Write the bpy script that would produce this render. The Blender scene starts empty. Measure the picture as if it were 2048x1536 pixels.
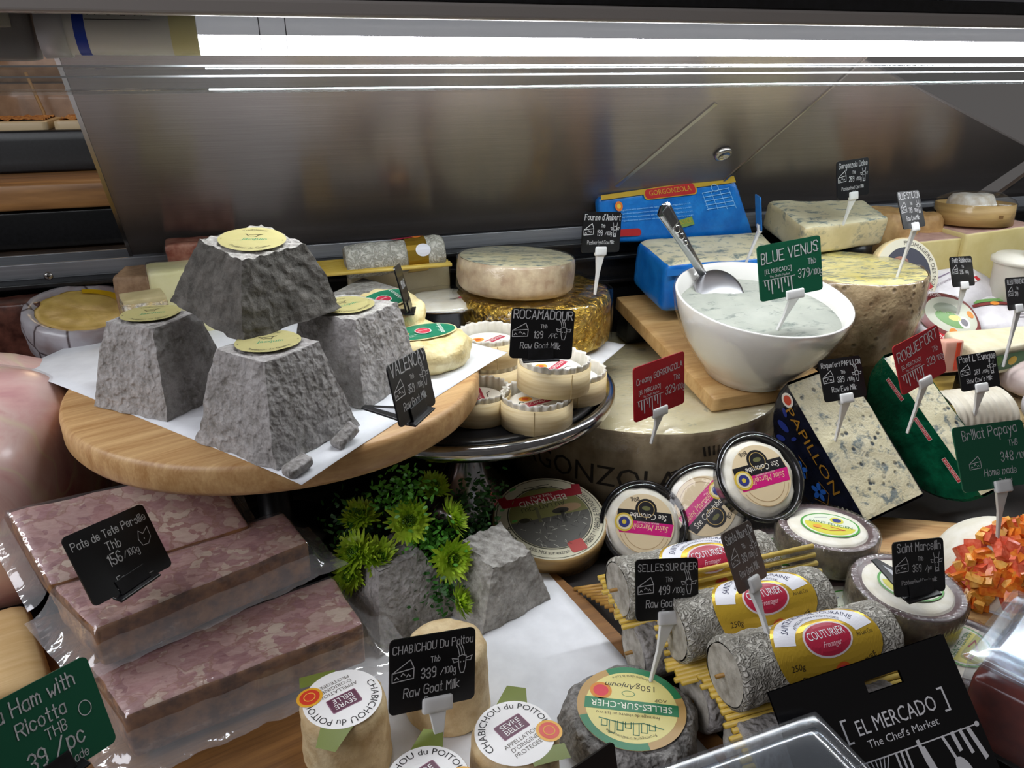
import bpy, bmesh, math, random
from math import sin, cos, pi, radians, sqrt
from mathutils import Vector, Matrix, Euler, noise
random.seed(7)
scene = bpy.context.scene
COL = scene.collection
U = 0.01                                   # everything below is written in centimetres

# ------------------------------------------------------------------ camera
CAMZ = 42.0; PITCH = radians(22.8); YAW = radians(18.5); FPX = 1540.0
cd = bpy.data.cameras.new('camera'); cam = bpy.data.objects.new('camera', cd); COL.objects.link(cam)
cd.sensor_width = 36.0; cd.lens = FPX / 2048 * 36.0; cd.clip_start = 0.01; cd.clip_end = 50
cam.location = (0, 0, CAMZ * U); cam.rotation_euler = (pi / 2 - PITCH, 0, -YAW)
scene.camera = cam
_f = Vector((sin(YAW) * cos(PITCH), cos(YAW) * cos(PITCH), -sin(PITCH))); _r = Vector((cos(YAW), -sin(YAW), 0)); _u = _r.cross(_f)
def at(px, py, z=None, y=None, d=None):
    """point (cm) seen at a photo pixel, on the level z, on the depth plane y or at the distance d"""
    v = (_f + _r * ((px - 1024) / FPX) - _u * ((py - 768) / FPX)).normalized()
    k = (z - CAMZ) / v.z if z is not None else (y / v.y if y is not None else d)
    return Vector((0, 0, CAMZ)) + v * k

# ------------------------------------------------------------------ world, light, exposure
w = bpy.data.worlds.new('world'); scene.world = w; w.use_nodes = True
w.node_tree.nodes['Background'].inputs[0].default_value = (0.85, 0.80, 0.78, 1)
w.node_tree.nodes['Background'].inputs[1].default_value = 0.12
scene.view_settings.view_transform = 'Standard'; scene.view_settings.look = 'None'
scene.view_settings.exposure = -0.12; scene.view_settings.gamma = 1.0; scene.view_settings.use_curve_mapping = False
TUBE = 34.0                                # radiance of the strip lamp
def lamp(name, kind, loc, energy, col, rot=(0, 0, 0), size=.1, sizey=None):
    l = bpy.data.lights.new(name, kind); l.energy = energy; l.color = col
    if kind == 'AREA':
        l.size = size
        if sizey: l.shape = 'RECTANGLE'; l.size_y = sizey
    else: l.shadow_soft_size = size
    o = bpy.data.objects.new(name, l); COL.objects.link(o); o.location = [c * U for c in loc]; o.rotation_euler = [radians(a) for a in rot]
    return o
# kitchen lamp behind the counter and the warm shop ceiling lamps above and behind the photographer
lamp('kitchen_lamp', 'POINT', (-20, 165, 75), 2.4, (1, .72, .42), size=.06)
lamp('shop_ceiling_lamp', 'AREA', (10, -150, 210), 2.0, (1, .9, .8), rot=(-38, 0, 0), size=1.6)

lamp('shop_side_lamp', 'AREA', (-125, -15, 125), 17, (.93, .93, 1), rot=(0, -52, 18), size=.9)

# ------------------------------------------------------------------ material helpers
def lin(c):
    if isinstance(c, str):
        c = c.lstrip('#'); c = [int(c[i:i + 2], 16) / 255 for i in (0, 2, 4)]
        c = [x / 12.92 if x <= .04045 else ((x + .055) / 1.055) ** 2.4 for x in c]
    return (c[0], c[1], c[2], 1)
class NT:
    def __init__(s, name):
        s.m = bpy.data.materials.new(name); s.m.use_nodes = True; s.t = s.m.node_tree
        s.p = s.t.nodes['Principled BSDF']; s.out = s.t.nodes['Material Output']; s._c = None
    def n(s, typ, ins=None, **a):
        x = s.t.nodes.new('ShaderNode' + typ)
        for k, v in a.items(): setattr(x, k, v)
        for k, v in (ins or {}).items(): s.set(x, k, v)
        return x
    def set(s, x, k, v):
        if isinstance(v, bpy.types.NodeSocket): s.t.links.new(v, x.inputs[k])
        elif isinstance(v, bpy.types.Node): s.t.links.new(v.outputs[0], x.inputs[k])
        else: x.inputs[k].default_value = v
    def co(s, st=(1, 1, 1), rot=(0, 0, 0)):
        tc = s.n('TexCoord'); mp = s.n('Mapping', {'Vector': tc.outputs['Object'], 'Scale': [100 * q for q in st], 'Rotation': [radians(q) for q in rot]})
        return mp.outputs[0]
    def noise(s, sc, det=4, rough=.55, dist=0, st=(1, 1, 1), rot=(0, 0, 0)):
        return s.n('TexNoise', {'Vector': s.co(st, rot), 'Scale': sc, 'Detail': det, 'Roughness': rough, 'Distortion': dist}).outputs[0]
    def voro(s, sc, feat='F1', st=(1, 1, 1), out=0, rnd=1):
        return s.n('TexVoronoi', {'Vector': s.co(st), 'Scale': sc, 'Randomness': rnd}, feature=feat).outputs[out]
    def ramp(s, fac, stops):
        r = s.n('ValToRGB', {'Fac': fac}); e = r.color_ramp.elements
        while len(e) < len(stops): e.new(.5)
        for el, (p, c) in zip(e, stops): el.position = p; el.color = lin(c)
        return r.outputs[0]
    def mix(s, fac, a, b, mode='MIX'):
        x = s.n('Mix', data_type='RGBA', blend_type=mode)
        for i, v in ((0, fac), (6, a), (7, b)):
            if isinstance(v, (str, tuple, list)): v = lin(v)
            s.set(x, i, v)
        return x.outputs[2]
    def math(s, op, a, b=0.0, clamp=False):
        x = s.n('Math', operation=op, use_clamp=clamp); s.set(x, 0, a); s.set(x, 1, b); return x.outputs[0]
    def bump(s, h, st=.5, dist=.1):
        b = s.n('Bump', {'Height': h, 'Strength': st, 'Distance': dist * U}); s.set(s.p, 'Normal', b.outputs[0]); return b
    def fin(s, col=None, rough=None, metal=None, **k):
        if col is not None: s.set(s.p, 'Base Color', lin(col) if isinstance(col, (str, tuple)) else col)
        if rough is not None: s.set(s.p, 'Roughness', rough)
        if metal is not None: s.set(s.p, 'Metallic', metal)
        for q, v in k.items(): s.set(s.p, q.replace('_', ' '), v)
        return s.m
MC = {}
def flat(c, rough=.5, metal=0, **k):
    """plain paint, plastic or printing ink"""
    key = (c, rough, metal, tuple(k.items()))
    if key not in MC: MC[key] = NT('ink_' + str(c).strip('#')).fin(c, rough, metal, **k)
    return MC[key]
def mat(key, c1, c2=None, sc=1., lo=.35, hi=.65, det=4, rough=.55, metal=0, bump=0, bsc=None, bdet=3, st=(1, 1, 1), bd=.1, dist=0, **k):
    if key in MC: return MC[key]
    t = NT(key)
    col = c1 if c2 is None else t.ramp(t.noise(sc, det, st=st, dist=dist), [(lo, c1), (hi, c2)])
    if bump: t.bump(t.noise(bsc or sc, bdet, st=st), bump, bd)
    MC[key] = t.fin(col, rough, metal, **k); return MC[key]
def film(key, amt=.12, rough=.08, tint='#ffffff', bump=.5, bsc=.6, st=(1, 1, 1), milk=0, edge=.5):
    """thin clear plastic: lets light through, reflects at its creases"""
    if key in MC: return MC[key]
    t = NT(key); b = t.n('Bump', {'Height': t.noise(bsc, 3, st=st, dist=.6), 'Strength': bump, 'Distance': .25 * U})
    tr = t.n('BsdfTransparent', {'Color': lin(tint)}); gl = t.n('BsdfGlossy', {'Roughness': rough, 'Normal': b.outputs[0], 'Color': (1, 1, 1, 1)})
    fr = t.n('LayerWeight', {'Blend': .5, 'Normal': b.outputs[0]}); fac = t.math('ADD', t.math('MULTIPLY', t.math('POWER', fr.outputs[1], 3.5), edge), amt + .025, True)
    if milk: tr = t.n('MixShader', {0: milk, 1: tr.outputs[0], 2: t.n('BsdfDiffuse', {'Color': (.8, .8, .82, 1)}).outputs[0]})
    mx = t.n('MixShader', {0: fac, 1: tr.outputs[0], 2: gl.outputs[0]}); t.set(t.out, 'Surface', mx.outputs[0])
    MC[key] = t.m; return t.m

# ------------------------------------------------------------------ geometry helpers
def nz(x, y, z, sc=1., seed=0): return noise.noise(Vector((x * sc + seed * 13.7, y * sc - seed * 7.1, z * sc + seed * 3.3)))
def fz(x, y, z, sc=1., seed=0, o=3):
    v = 0; a = 1
    for i in range(o): v += a * nz(x, y, z, sc, seed + i); sc *= 2.1; a *= .5
    return v
class G:
    def __init__(s): s.v = []; s.f = []; s.m = []
    def add(s, v, f, mi=0):
        o = len(s.v); s.v += [tuple(p) for p in v]
        for q in f: s.f.append([i + o for i in q]); s.m.append(mi)
        return s
    def box(s, c, d, mi=0, rot=None):
        P = [Vector((x * d[0] / 2, y * d[1] / 2, z * d[2] / 2)) for z in (-1, 1) for y in (-1, 1) for x in (-1, 1)]
        if rot: R = Euler([radians(a) for a in rot]).to_matrix(); P = [R @ p for p in P]
        return s.add([p + Vector(c) for p in P], [(0, 2, 3, 1), (4, 5, 7, 6), (0, 1, 5, 4), (2, 6, 7, 3), (0, 4, 6, 2), (1, 3, 7, 5)], mi)
    def prism(s, poly, z0, z1, mi=0, fn=None):
        n = len(poly); fn = fn or (lambda x, y, z: (x, y, z))
        v = [fn(x, y, z0) for x, y in poly] + [fn(x, y, z1) for x, y in poly]
        return s.add(v, [list(range(n))[::-1], list(range(n, 2 * n))] + [(i, (i + 1) % n, n + (i + 1) % n, n + i) for i in range(n)], mi)
    def lathe(s, prof, n=48, fn=None, mi=0, a0=0, a1=2 * pi, mf=None):
        full = abs(a1 - a0 - 2 * pi) < 1e-6; cols = n if full else n + 1; v = []; f = []; mm = []
        for (r, z) in prof:
            for i in range(cols):
                t = a0 + (a1 - a0) * i / n; p = (r * cos(t), r * sin(t), z); v.append(fn(t, r, z) if fn else p)
        for j in range(len(prof) - 1):
            for i in range(n):
                k = (i + 1) % cols; f.append((j * cols + i, j * cols + k, (j + 1) * cols + k, (j + 1) * cols + i)); mm.append(mf(j) if mf else mi)
        o = len(s.v); s.add(v, f); s.m[-len(f):] = mm
        return s
    def disc(s, r, z, n=48, fn=None, mi=0, rings=6):
        return s.lathe([(r * (1 - i / rings) + 1e-4, z) for i in range(rings + 1)], n, fn, mi)
    def tube(s, pts, r, n=8, mi=0, cap=True):
        pts = [Vector(p) for p in pts]; rr = r if isinstance(r, (list, tuple)) else [r] * len(pts); v = []; f = []
        ref = None
        for i, p in enumerate(pts):
            t = (pts[min(i + 1, len(pts) - 1)] - pts[max(i - 1, 0)]).normalized()
            if ref is None: ref = t.cross(Vector((0, 0, 1)) if abs(t.z) < .9 else Vector((1, 0, 0))).normalized()
            a = (ref - t * ref.dot(t)).normalized(); b = t.cross(a); ref = a
            v += [p + (a * cos(2 * pi * k / n) + b * sin(2 * pi * k / n)) * rr[i] for k in range(n)]
        for j in range(len(pts) - 1):
            for k in range(n): f.append((j * n + k, j * n + (k + 1) % n, (j + 1) * n + (k + 1) % n, (j + 1) * n + k))
        if cap: f += [tuple(range(n))[::-1], tuple(range((len(pts) - 1) * n, len(pts) * n))]
        return s.add(v, f, mi)
    def grid(s, fn, nu, nv, mi=0):
        v = [fn(i / nu, j / nv) for j in range(nv + 1) for i in range(nu + 1)]
        return s.add(v, [(j * (nu + 1) + i, j * (nu + 1) + i + 1, (j + 1) * (nu + 1) + i + 1, (j + 1) * (nu + 1) + i) for j in range(nv) for i in range(nu)], mi)
    def cube(s, n, fn, mf=None):
        """subdivided cube [-1,1]^3 pushed through fn(x,y,z); mf(axis,sign) gives the material slot"""
        ts = [sin(pi / 2 * (2 * i / n - 1)) for i in range(n + 1)]; ix = {}; v = []
        def vid(p):
            k = tuple(round(c, 5) for c in p)
            if k not in ix: ix[k] = len(v); v.append(fn(*p))
            return ix[k]
        f = []; mm = []
        for ax in range(3):
            for sg in (-1, 1):
                for i in range(n):
                    for j in range(n):
                        q = []
                        for a, b in ((i, j), (i + 1, j), (i + 1, j + 1), (i, j + 1)):
                            p = [0, 0, 0]; p[ax] = sg; p[(ax + 1) % 3] = ts[a]; p[(ax + 2) % 3] = ts[b]; q.append(vid(p))
                        f.append(q if sg > 0 else q[::-1]); mm.append(mf(ax, sg) if mf else 0)
        s.add(v, f); s.m[-len(f):] = mm
        return s
    def obj(s, name, mats, par=None, smooth=True, bevel=0, loc=None, rot=None, kind=None, label=None, weld=False, solid=0, seg=2):
        me = bpy.data.meshes.new(name); me.from_pydata([(a * U, b * U, c * U) for a, b, c in s.v], [], s.f)
        if not isinstance(mats, (list, tuple)): mats = [mats]
        for m in mats: me.materials.append(m)
        if len(mats) > 1: me.polygons.foreach_set('material_index', s.m)
        if weld:
            bm = bmesh.new(); bm.from_mesh(me); bmesh.ops.remove_doubles(bm, verts=bm.verts, dist=weld * U if weld is not True else 1e-6); bmesh.ops.recalc_face_normals(bm, faces=bm.faces); bm.to_mesh(me); bm.free()
        me.polygons.foreach_set('use_smooth', [bool(smooth)] * len(me.polygons)); me.update()
        return link(name, me, par, loc, rot, bevel, kind, label, solid, seg)
def link(name, me, par=None, loc=None, rot=None, bevel=0, kind=None, label=None, solid=0, seg=2):
    o = bpy.data.objects.new(name, me); COL.objects.link(o)
    if par: o.parent = par
    if loc is not None: o.location = [c * U for c in loc]
    if rot is not None: o.rotation_euler = [radians(a) for a in rot]
    if solid: m = o.modifiers.new('s', 'SOLIDIFY'); m.thickness = solid * U; m.offset = 0
    if bevel:
        m = o.modifiers.new('b', 'BEVEL'); m.width = bevel * U; m.segments = seg; m.limit_method = 'ANGLE'; m.angle_limit = radians(35)
        m.harden_normals = False
    if kind: o['kind'] = kind
    if label: o['label'] = label
    return o
def thing(name, label, cat, loc=(0, 0, 0), rot=(0, 0, 0), group=None, M4=None):
    o = bpy.data.objects.new(name, None); COL.objects.link(o); o.empty_display_size = .02
    if M4 is not None: o.matrix_world = M4
    else: o.location = [c * U for c in loc]; o.rotation_euler = [radians(a) for a in rot]
    o['label'] = label; o['category'] = cat
    if group: o['group'] = group
    return o
def frame(org, xa, za):
    """4x4 matrix (m) with origin org (cm), local x along xa and local z as near za as possible"""
    x = Vector(xa).normalized(); z = Vector(za); z = (z - x * z.dot(x)).normalized(); y = z.cross(x); o = Vector(org) * U
    return Matrix(((x.x, y.x, z.x, o.x), (x.y, y.y, z.y, o.y), (x.z, y.z, z.z, o.z), (0, 0, 0, 1)))
def rbox(hx, hy, hz, r, n=10, fn=None, mf=None):
    """rounded box, half sizes hx hy hz"""
    h = (hx, hy, hz)
    def f(*p):
        q = [a * b for a, b in zip(p, h)]; i = [max(-(b - r), min(b - r, a)) for a, b in zip(q, h)]
        d = Vector([a - b for a, b in zip(q, i)])
        if d.length > 1e-9: d = d.normalized() * r; q = [a + b for a, b in zip(i, d)]
        return fn(*q) if fn else q
    return G().cube(n, f, mf)
def qblock(TL, TR, BR, BL, th, n=10, r=.25, amp=0, sc=.5, seed=0, mf=None, down=None):
    """block whose upper face is the quad front-left, front-right, back-right, back-left; returns (G, origin)"""
    P = [Vector(p) for p in (TL, TR, BR, BL)]; nn = (P[1] - P[0]).cross(P[3] - P[0]).normalized(); dn = Vector(down) if down else -nn
    dn = dn.normalized(); org = sum(P, Vector()) / 4 + dn * th
    wx = (P[1] - P[0]).length / 2; wy = (P[3] - P[0]).length / 2; wz = th / 2
    def f(x, y, z):
        u = (x / wx + 1) / 2; v = (y / wy + 1) / 2; k = (1 - z / wz) / 2
        p = P[0] * (1 - u) * (1 - v) + P[1] * u * (1 - v) + P[2] * u * v + P[3] * (1 - u) * v + dn * th * k - org
        if amp: p += Vector((fz(p.x, p.y, p.z, sc, seed), fz(p.x, p.y, p.z, sc, seed + 5), fz(p.x, p.y, p.z, sc, seed + 9))) * amp
        return p
    return rbox(wx, wy, wz, min(r, wz * .9), n, f, mf), org
def circ(r, n=32, cx=0, cy=0, ry=None, a0=0, a1=2 * pi):
    e = abs(a1 - a0 - 2 * pi) < 1e-6
    return [(cx + r * cos(a0 + (a1 - a0) * i / (n if e else n - 1)), cy + (ry or r) * sin(a0 + (a1 - a0) * i / (n if e else n - 1))) for i in range(n)]
def rrect(w, h, r, n=4, cx=0, cy=0):
    p = []
    for sx, sy, a in ((1, 1, 0), (-1, 1, 90), (-1, -1, 180), (1, -1, 270)):
        for i in range(n + 1):
            t = radians(a + 90 * i / n); p.append((cx + sx * (w / 2 - r) + r * cos(t), cy + sy * (h / 2 - r) + r * sin(t)))
    return p

# ------------------------------------------------------------------ flat print: shapes, printed text, chalk strokes
GL = dict(A='032943|1535', B='03092938372606|2635342303', C='4839190804133344', D='03092948443303', E='49090343|0636', F='490903|0636', G='48391908041333444626', H='0309|4943|0646', I='1913', J='3934231304', K='0309|490643', L='090343', M='0309264943', N='03094349', O='190804133344483919', P='03093948473606', Q='190804133344483919|2543', R='03093948473606|2643', S='483919080736353444331304', T='0949|2923', U='090413334449', V='092349', W='0913273349', X='0943|4903', Y='092649|2623', Z='09490343',
 a='3717060413233436|3733', b='0903|0617273634231304', c='3627170604132334', d='3933|3627170604132334', e='05353627170604132334', f='39291813|0727', g='3627170604132335|3731201001', h='0903|0617273633', i='0703|0809', j='171100|1819', k='0903|370533', l='0903', m='0703|06172623|26374643', n='0703|0617273633', o='170604132334362717', p='0700|0617273634231304', q='3730|3627170604132334', r='0703|06172736', s='36271706163534231304', t='191323|0727', u='0704132334|3733', v='072337', w='0713253347', x='0733|3703', y='0724|371100', z='07370333')
GL.update({'0': '190804132334382919', '1': '081913', '2': '08192938360333', '3': '08192938372616|263534231304', '4': '290535|2923', '5': '390906263534231304', '6': '382919080413233435261605', '7': '093913', '8': '190807162534231304051637382919', '9': '36160708192938342313', '/': '0349', "'": '1918', '-': '0636', '.': '0304', '[': '19090313', ']': '09191303', ',': '1302'})
TXT = {}
def font_mesh(s):
    if s not in TXT:
        cu = bpy.data.curves.new('t', 'FONT'); cu.body = s; cu.resolution_u = 2; o = bpy.data.objects.new('t', cu); COL.objects.link(o)
        bpy.context.view_layer.update(); me = o.to_mesh(); v = [(p.co.x, p.co.y) for p in me.vertices]; f = [tuple(p.vertices) for p in me.polygons]
        o.to_mesh_clear(); bpy.data.objects.remove(o); bpy.data.curves.remove(cu)
        x0 = min([p[0] for p in v] or [0]); x1 = max([p[0] for p in v] or [1]); TXT[s] = ([(a - x0, b) for a, b in v], f, x1 - x0)
    return TXT[s]
class Art:
    def __init__(s): s.L = []                    # (verts2d, faces, material, level)
    def poly(s, pts, m, lv=0): s.L.append((list(pts), [tuple(range(len(pts)))], m, lv)); return s
    def rect(s, x, y, w, h, m, lv=0, r=0, rot=0):
        p = rrect(w, h, r) if r else [(w / 2, h / 2), (-w / 2, h / 2), (-w / 2, -h / 2), (w / 2, -h / 2)]
        c, q = cos(radians(rot)), sin(radians(rot)); return s.poly([(x + a * c - b * q, y + a * q + b * c) for a, b in p], m, lv)
    def ell(s, x, y, rx, m, lv=0, ry=None, n=32, rot=0):
        c, q = cos(radians(rot)), sin(radians(rot)); return s.poly([(x + a * c - b * q, y + a * q + b * c) for a, b in circ(rx, n, ry=ry)], m, lv)
    def ring(s, x, y, r0, r1, m, lv=0, n=40, a0=0, a1=360, ky=1):
        a0, a1 = radians(a0), radians(a1); v = []
        for i in range(n + 1):
            t = a0 + (a1 - a0) * i / n; v += [(x + r0 * cos(t), y + r0 * ky * sin(t)), (x + r1 * cos(t), y + r1 * ky * sin(t))]
        s.L.append((v, [(2 * i, 2 * i + 1, 2 * i + 3, 2 * i + 2) for i in range(n)], m, lv)); return s
    def line(s, pts, wd, m, lv=1):
        v = []; f = []
        for (x0, y0), (x1, y1) in zip(pts, pts[1:]):
            dx, dy = x1 - x0, y1 - y0; l = sqrt(dx * dx + dy * dy) or 1e-6; ux, uy = dx / l * wd / 2, dy / l * wd / 2; o = len(v)
            v += [(x0 - ux - uy, y0 - uy + ux), (x1 + ux - uy, y1 + uy + ux), (x1 + ux + uy, y1 + uy - ux), (x0 - ux + uy, y0 - uy - ux)]; f.append((o, o + 1, o + 2, o + 3))
        s.L.append((v, f, m, lv)); return s
    def hand(s, t, x, y, h, m, lv=1, rot=0, wd=.1, al='c', sx=.8, maxw=None):
        """chalk handwriting, cap height h"""
        k = h / 6; pen = 0; S = []
        for ch in t:
            if ch == ' ': pen += 2.6; continue
            g = GL.get(ch)
            if not g: continue
            mx = 0; jit = random.uniform(-.25, .25); sl = random.uniform(-.03, .03)
            for pl in g.split('|'):
                p = [(int(pl[i]), int(pl[i + 1]) - 3) for i in range(0, len(pl), 2)]; mx = max([mx] + [a for a, b in p])
                S.append([((pen + a + b * (.06 + sl)) * k * sx, (b + jit) * k) for a, b in p])
            pen += mx + 1.5
        W = (pen - 1.5) * k * sx
        if maxw and W > maxw: q = maxw / W; S = [[(a * q, b * max(q, .75)) for a, b in pl] for pl in S]; W = maxw; h *= max(q, .6)
        ox = {'c': -W / 2, 'l': 0, 'r': -W}[al]; c, q = cos(radians(rot)), sin(radians(rot))
        for pl in S: s.line([(x + (a + ox) * c - b * q, y + (a + ox) * q + b * c) for a, b in pl], h * wd, m, lv)
        return s
    def text(s, t, x, y, h, m, lv=2, rot=0, al='c', sx=1., arc=None, shear=0, bold=0, fit=None):
        """printed text; arc=(radius, middle angle) sets it on a circle round (x, y), a negative radius reads from inside"""
        v, f, W = font_mesh(t); k = h / .7
        if fit: sx = fit / (W * k)
        W *= k * sx; ox = {'c': -W / 2, 'l': 0, 'r': -W}[al]; o = []
        c, q = cos(radians(rot)), sin(radians(rot))
        for a, b in v:
            a = a * k * sx + ox + b * k * shear; b = b * k
            if arc:
                R, mid = arc; rr = abs(R) + (b if R > 0 else -b); tt = radians(mid) - (a / abs(R) if R > 0 else -a / abs(R)); a, b = rr * cos(tt), rr * sin(tt)
                o.append((x + a, y + b))
            else: o.append((x + a * c - b * q, y + a * q + b * c))
        s.L.append((o, f, m, lv)); return s
    def build(s, name, par, fn=None, lift=.02, step=.012, maxe=None, **kw):
        mats = []; g = G()
        fn = fn or (lambda x, y, h: (x, y, h))
        for v, f, m, lv in s.L:
            if m not in mats: mats.append(m)
            h = lift + lv * step; mi = mats.index(m)
            if maxe:
                bm = bmesh.new(); vs = [bm.verts.new((a, b, 0)) for a, b in v]
                for q in f:
                    try: bm.faces.new([vs[i] for i in q])
                    except ValueError: pass
                bmesh.ops.triangulate(bm, faces=bm.faces)
                for _ in range(4):
                    e = [x for x in bm.edges if x.calc_length() > maxe]
                    if not e: break
                    bmesh.ops.subdivide_edges(bm, edges=e, cuts=1); bmesh.ops.triangulate(bm, faces=[x for x in bm.faces if len(x.verts) > 3])
                bm.verts.index_update(); v = [(p.co.x, p.co.y) for p in bm.verts]; f = [tuple(p.index for p in q.verts) for q in bm.faces]; bm.free()
            g.add([fn(a, b, h) for a, b in v], f, mi)
        return g.obj(name, mats, par, smooth=False, **kw)
# ================================================================== the case itself
def struct(name, g, m, **k):
    o = g.obj(name, m, smooth=k.pop('smooth', False), **k); o['kind'] = 'structure'; return o
black_pl = mat('black_plastic', '#0b0b0c', '#17171a', 2, rough=.32, bump=.05, bsc=30)
alu = mat('aluminium', '#85858a', '#97979c', 1, rough=.38, metal=.45, st=(.05, 3, 3), bump=.04, bsc=20)
def steel(key, c1, c2, rough, aniso):
    t = NT(key); st = (.03, 6, 6); n1 = t.noise(3, 3, st=st)
    col = t.ramp(n1, [(.3, c1), (.7, c2)])
    sc = t.n('TexNoise', {'Vector': t.co((.12, 1, 1), (0, 0, 12)), 'Scale': 1.1, 'Detail': 6, 'Roughness': .7}).outputs[0]
    t.bump(t.math('ADD', t.math('MULTIPLY', n1, .4), t.math('MULTIPLY', sc, .5)), .035, .02)
    tan = t.n('Tangent', direction_type='RADIAL', axis='X')
    t.set(t.p, 'Tangent', t.n('CombineXYZ', {0: 1.0, 1: 0.0, 2: 0.0}).outputs[0])
    return t.fin(col, rough, .74, Anisotropic=aniso, Anisotropic_Rotation=0.25)
door_m = steel('brushed_steel', '#857c78', '#978e8a', .26, .75)
deck_m = mat('dark_deck', '#15110f', '#241d19', .5, rough=.5, bump=.1, bsc=8)
struct('floor', G().box((40, 44, -1), (260, 92, 2)), deck_m)
struct('wall_back', G().box((40, 87.5, 10.6), (260, 3, 21.2)), black_pl)
# black ledge with rubber steps under the door track
g = G().box((40, 86.2, 21.5), (260, 3.4, .5)).box((40, 85.4, 19.6), (260, 1.6, .5)).box((40, 85.6, 16.5), (260, 1.2, .5))
struct('trim_1', g, black_pl, bevel=.12)
SL = radians(47); DY, DZ = 88.0, 23.2
def dr(px, py, off=0):
    """point of the sloping door plane seen at a pixel"""
    n = Vector((0, sin(SL), cos(SL))); p0 = Vector((0, DY, DZ)) + n * off; v = at(px, py, d=1) - Vector((0, 0, CAMZ))
    return Vector((0, 0, CAMZ)) + v * ((p0 - Vector((0, 0, CAMZ))).dot(n) / v.dot(n))
def door(name, q, th=.5):
    n = Vector((0, sin(SL), cos(SL))); c = sum(q, Vector()) / 4
    g = G().add([p - c for p in q] + [p - c + n * th for p in q], [(0, 1, 2, 3), (7, 6, 5, 4), (0, 4, 5, 1), (1, 5, 6, 2), (2, 6, 7, 3), (3, 7, 4, 0)])
    o = struct(name, g, door_m, loc=c, bevel=.06); return o, c
def dpt(x, s, off=0): return Vector((x, DY - cos(SL) * s + sin(SL) * off, DZ + sin(SL) * s + cos(SL) * off))
ROWS = 26.5
xl = dr(265, 517).x; xt = dr(148, 168).x
xr0 = dr(1470, 345).x - 4.5; xr1 = dr(1700, 150).x + .2
d1, c1 = door('door_1', [dpt(xl, 0), dpt(xr0 + 1.2, 0), dpt(xr1 + .3, ROWS), dpt(xt - .5, ROWS)])
# polished edge strips and the press button of the left door
def stripq(a, b, wd, off=-.12):
    n = Vector((0, sin(SL), cos(SL))); d = (b - a).normalized(); sd = d.cross(n).normalized() * wd / 2
    return G().add([a - sd - n * .12, a + sd - n * .12, b + sd - n * .12, b - sd - n * .12, a - sd, a + sd, b + sd, b - sd], [(0, 1, 2, 3), (4, 7, 6, 5), (0, 4, 5, 1), (1, 5, 6, 2), (2, 6, 7, 3), (3, 7, 4, 0)])
bright = mat('polished_edge', '#b9b4b0', rough=.25, metal=1)
def child_at(g, name, m, par, **k):
    c = par.location / U; g.v = [tuple(Vector(p) - c) for p in g.v]; return g.obj(name, m, par, **k)
child_at(stripq(dpt(xl, 0), dpt(xt - .5, ROWS), .35), 'edge_strip', bright, d1, smooth=False)
child_at(stripq(dpt(xr0 + 1.1, 0), dpt(xr1 + .2, ROWS), .25), 'edge_strip', bright, d1, smooth=False)
child_at(stripq(dr(1232, 372), dr(1432, 206), .5), 'fold_line', bright, d1, smooth=False)
bc = dr(1445, 305) - Vector((0, sin(SL), cos(SL))) * .12
b = G().lathe([(1.05, 0), (1.05, .25), (.85, .42), (.6, .45), (.55, .3), (.001, .3)], 24)
o = b.obj('press_button', bright, d1); o.location = bc * U - d1.location; o.rotation_euler = (pi - (pi / 2 - SL) - 0, 0, 0)
# right-hand door runs in the rear track
d2, c2 = door('door_2', [dpt(xr0 - 3, 0, .9), dr(1945, 392, .9), dr(2075, 305, .9), dpt(xr1 - 3, ROWS, .9)])
d3, c3 = door('door_3', [dr(1985, 398, .4), dpt(140, 0, .4), dpt(140, 12, .4), dr(2075, 333, .4)])
child_at(stripq(dr(1985, 398, .4), dr(2075, 333, .4), .4), 'edge_strip', bright, d3, smooth=False)
# two-groove sliding track
g = G().box((40, 88.3, 22.0), (260, 3.6, .5)).box((40, 86.6, 22.6), (260, .3, 1.4)).box((40, 88.2, 22.4), (260, .3, .9)).box((40, 90.1, 22.7), (260, .3, 1.6))
struct('trim_2', g, alu, bevel=.06)
sc = thing('screw', 'shiny cross-head screw in the black ledge below the open door', 'screw', at(97, 552, y=84.5), (90, 0, 0))
G().lathe([(.42, 0), (.4, .12), (.25, .22), (.001, .25)], 20).obj('head', bright, sc)
G().box((0, 0, .24), (.42, .08, .05)).box((0, 0, .24), (.08, .42, .05)).obj('cross_slot', black_pl, sc, smooth=False)

# ---- hood with the strip lamp
hood_m = mat('hood_grey', '#77777a', '#828286', 1, rough=.4, st=(.05, 2, 2)); brown_m = mat('hood_brown', '#33211b', '#3c2822', .4, rough=.5)
HK = 1.25
def hbox(y, z, sy, sz): return G().box((40, y * HK, CAMZ + (z - CAMZ) * HK), (260, sy * HK, sz * HK))
struct('ceiling', G().box((40, 69, 48.7), (260, 30, 1.5)), hood_m, bevel=.1)
struct('trim_3', hbox(44.2, 44.42, .9, .85), mat('front_profile', '#a39d98', rough=.38, metal=.3), bevel=.25, seg=4)
struct('trim_4', hbox(44.6, 45.2, 1.6, .75), black_pl, bevel=.1)
struct('trim_5', hbox(44.3, 45.7, .5, .2), alu, bevel=.05)
struct('trim_6', hbox(45.2, 47.1, 2, 2.5), brown_m, bevel=.1)
struct('trim_7', G().box((40, 62.5, 46.4), (260, .4, 3.0)), hood_m)        # back plate behind the tube
tube_y, tube_z, tr = 58.25, 43.8, 1.5
em = NT('lit_diffuser'); e = em.n('Emission', {'Color': (.93, .965, 1, 1), 'Strength': TUBE}); em.set(em.out, 'Surface', e.outputs[0]); em = em.m
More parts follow.
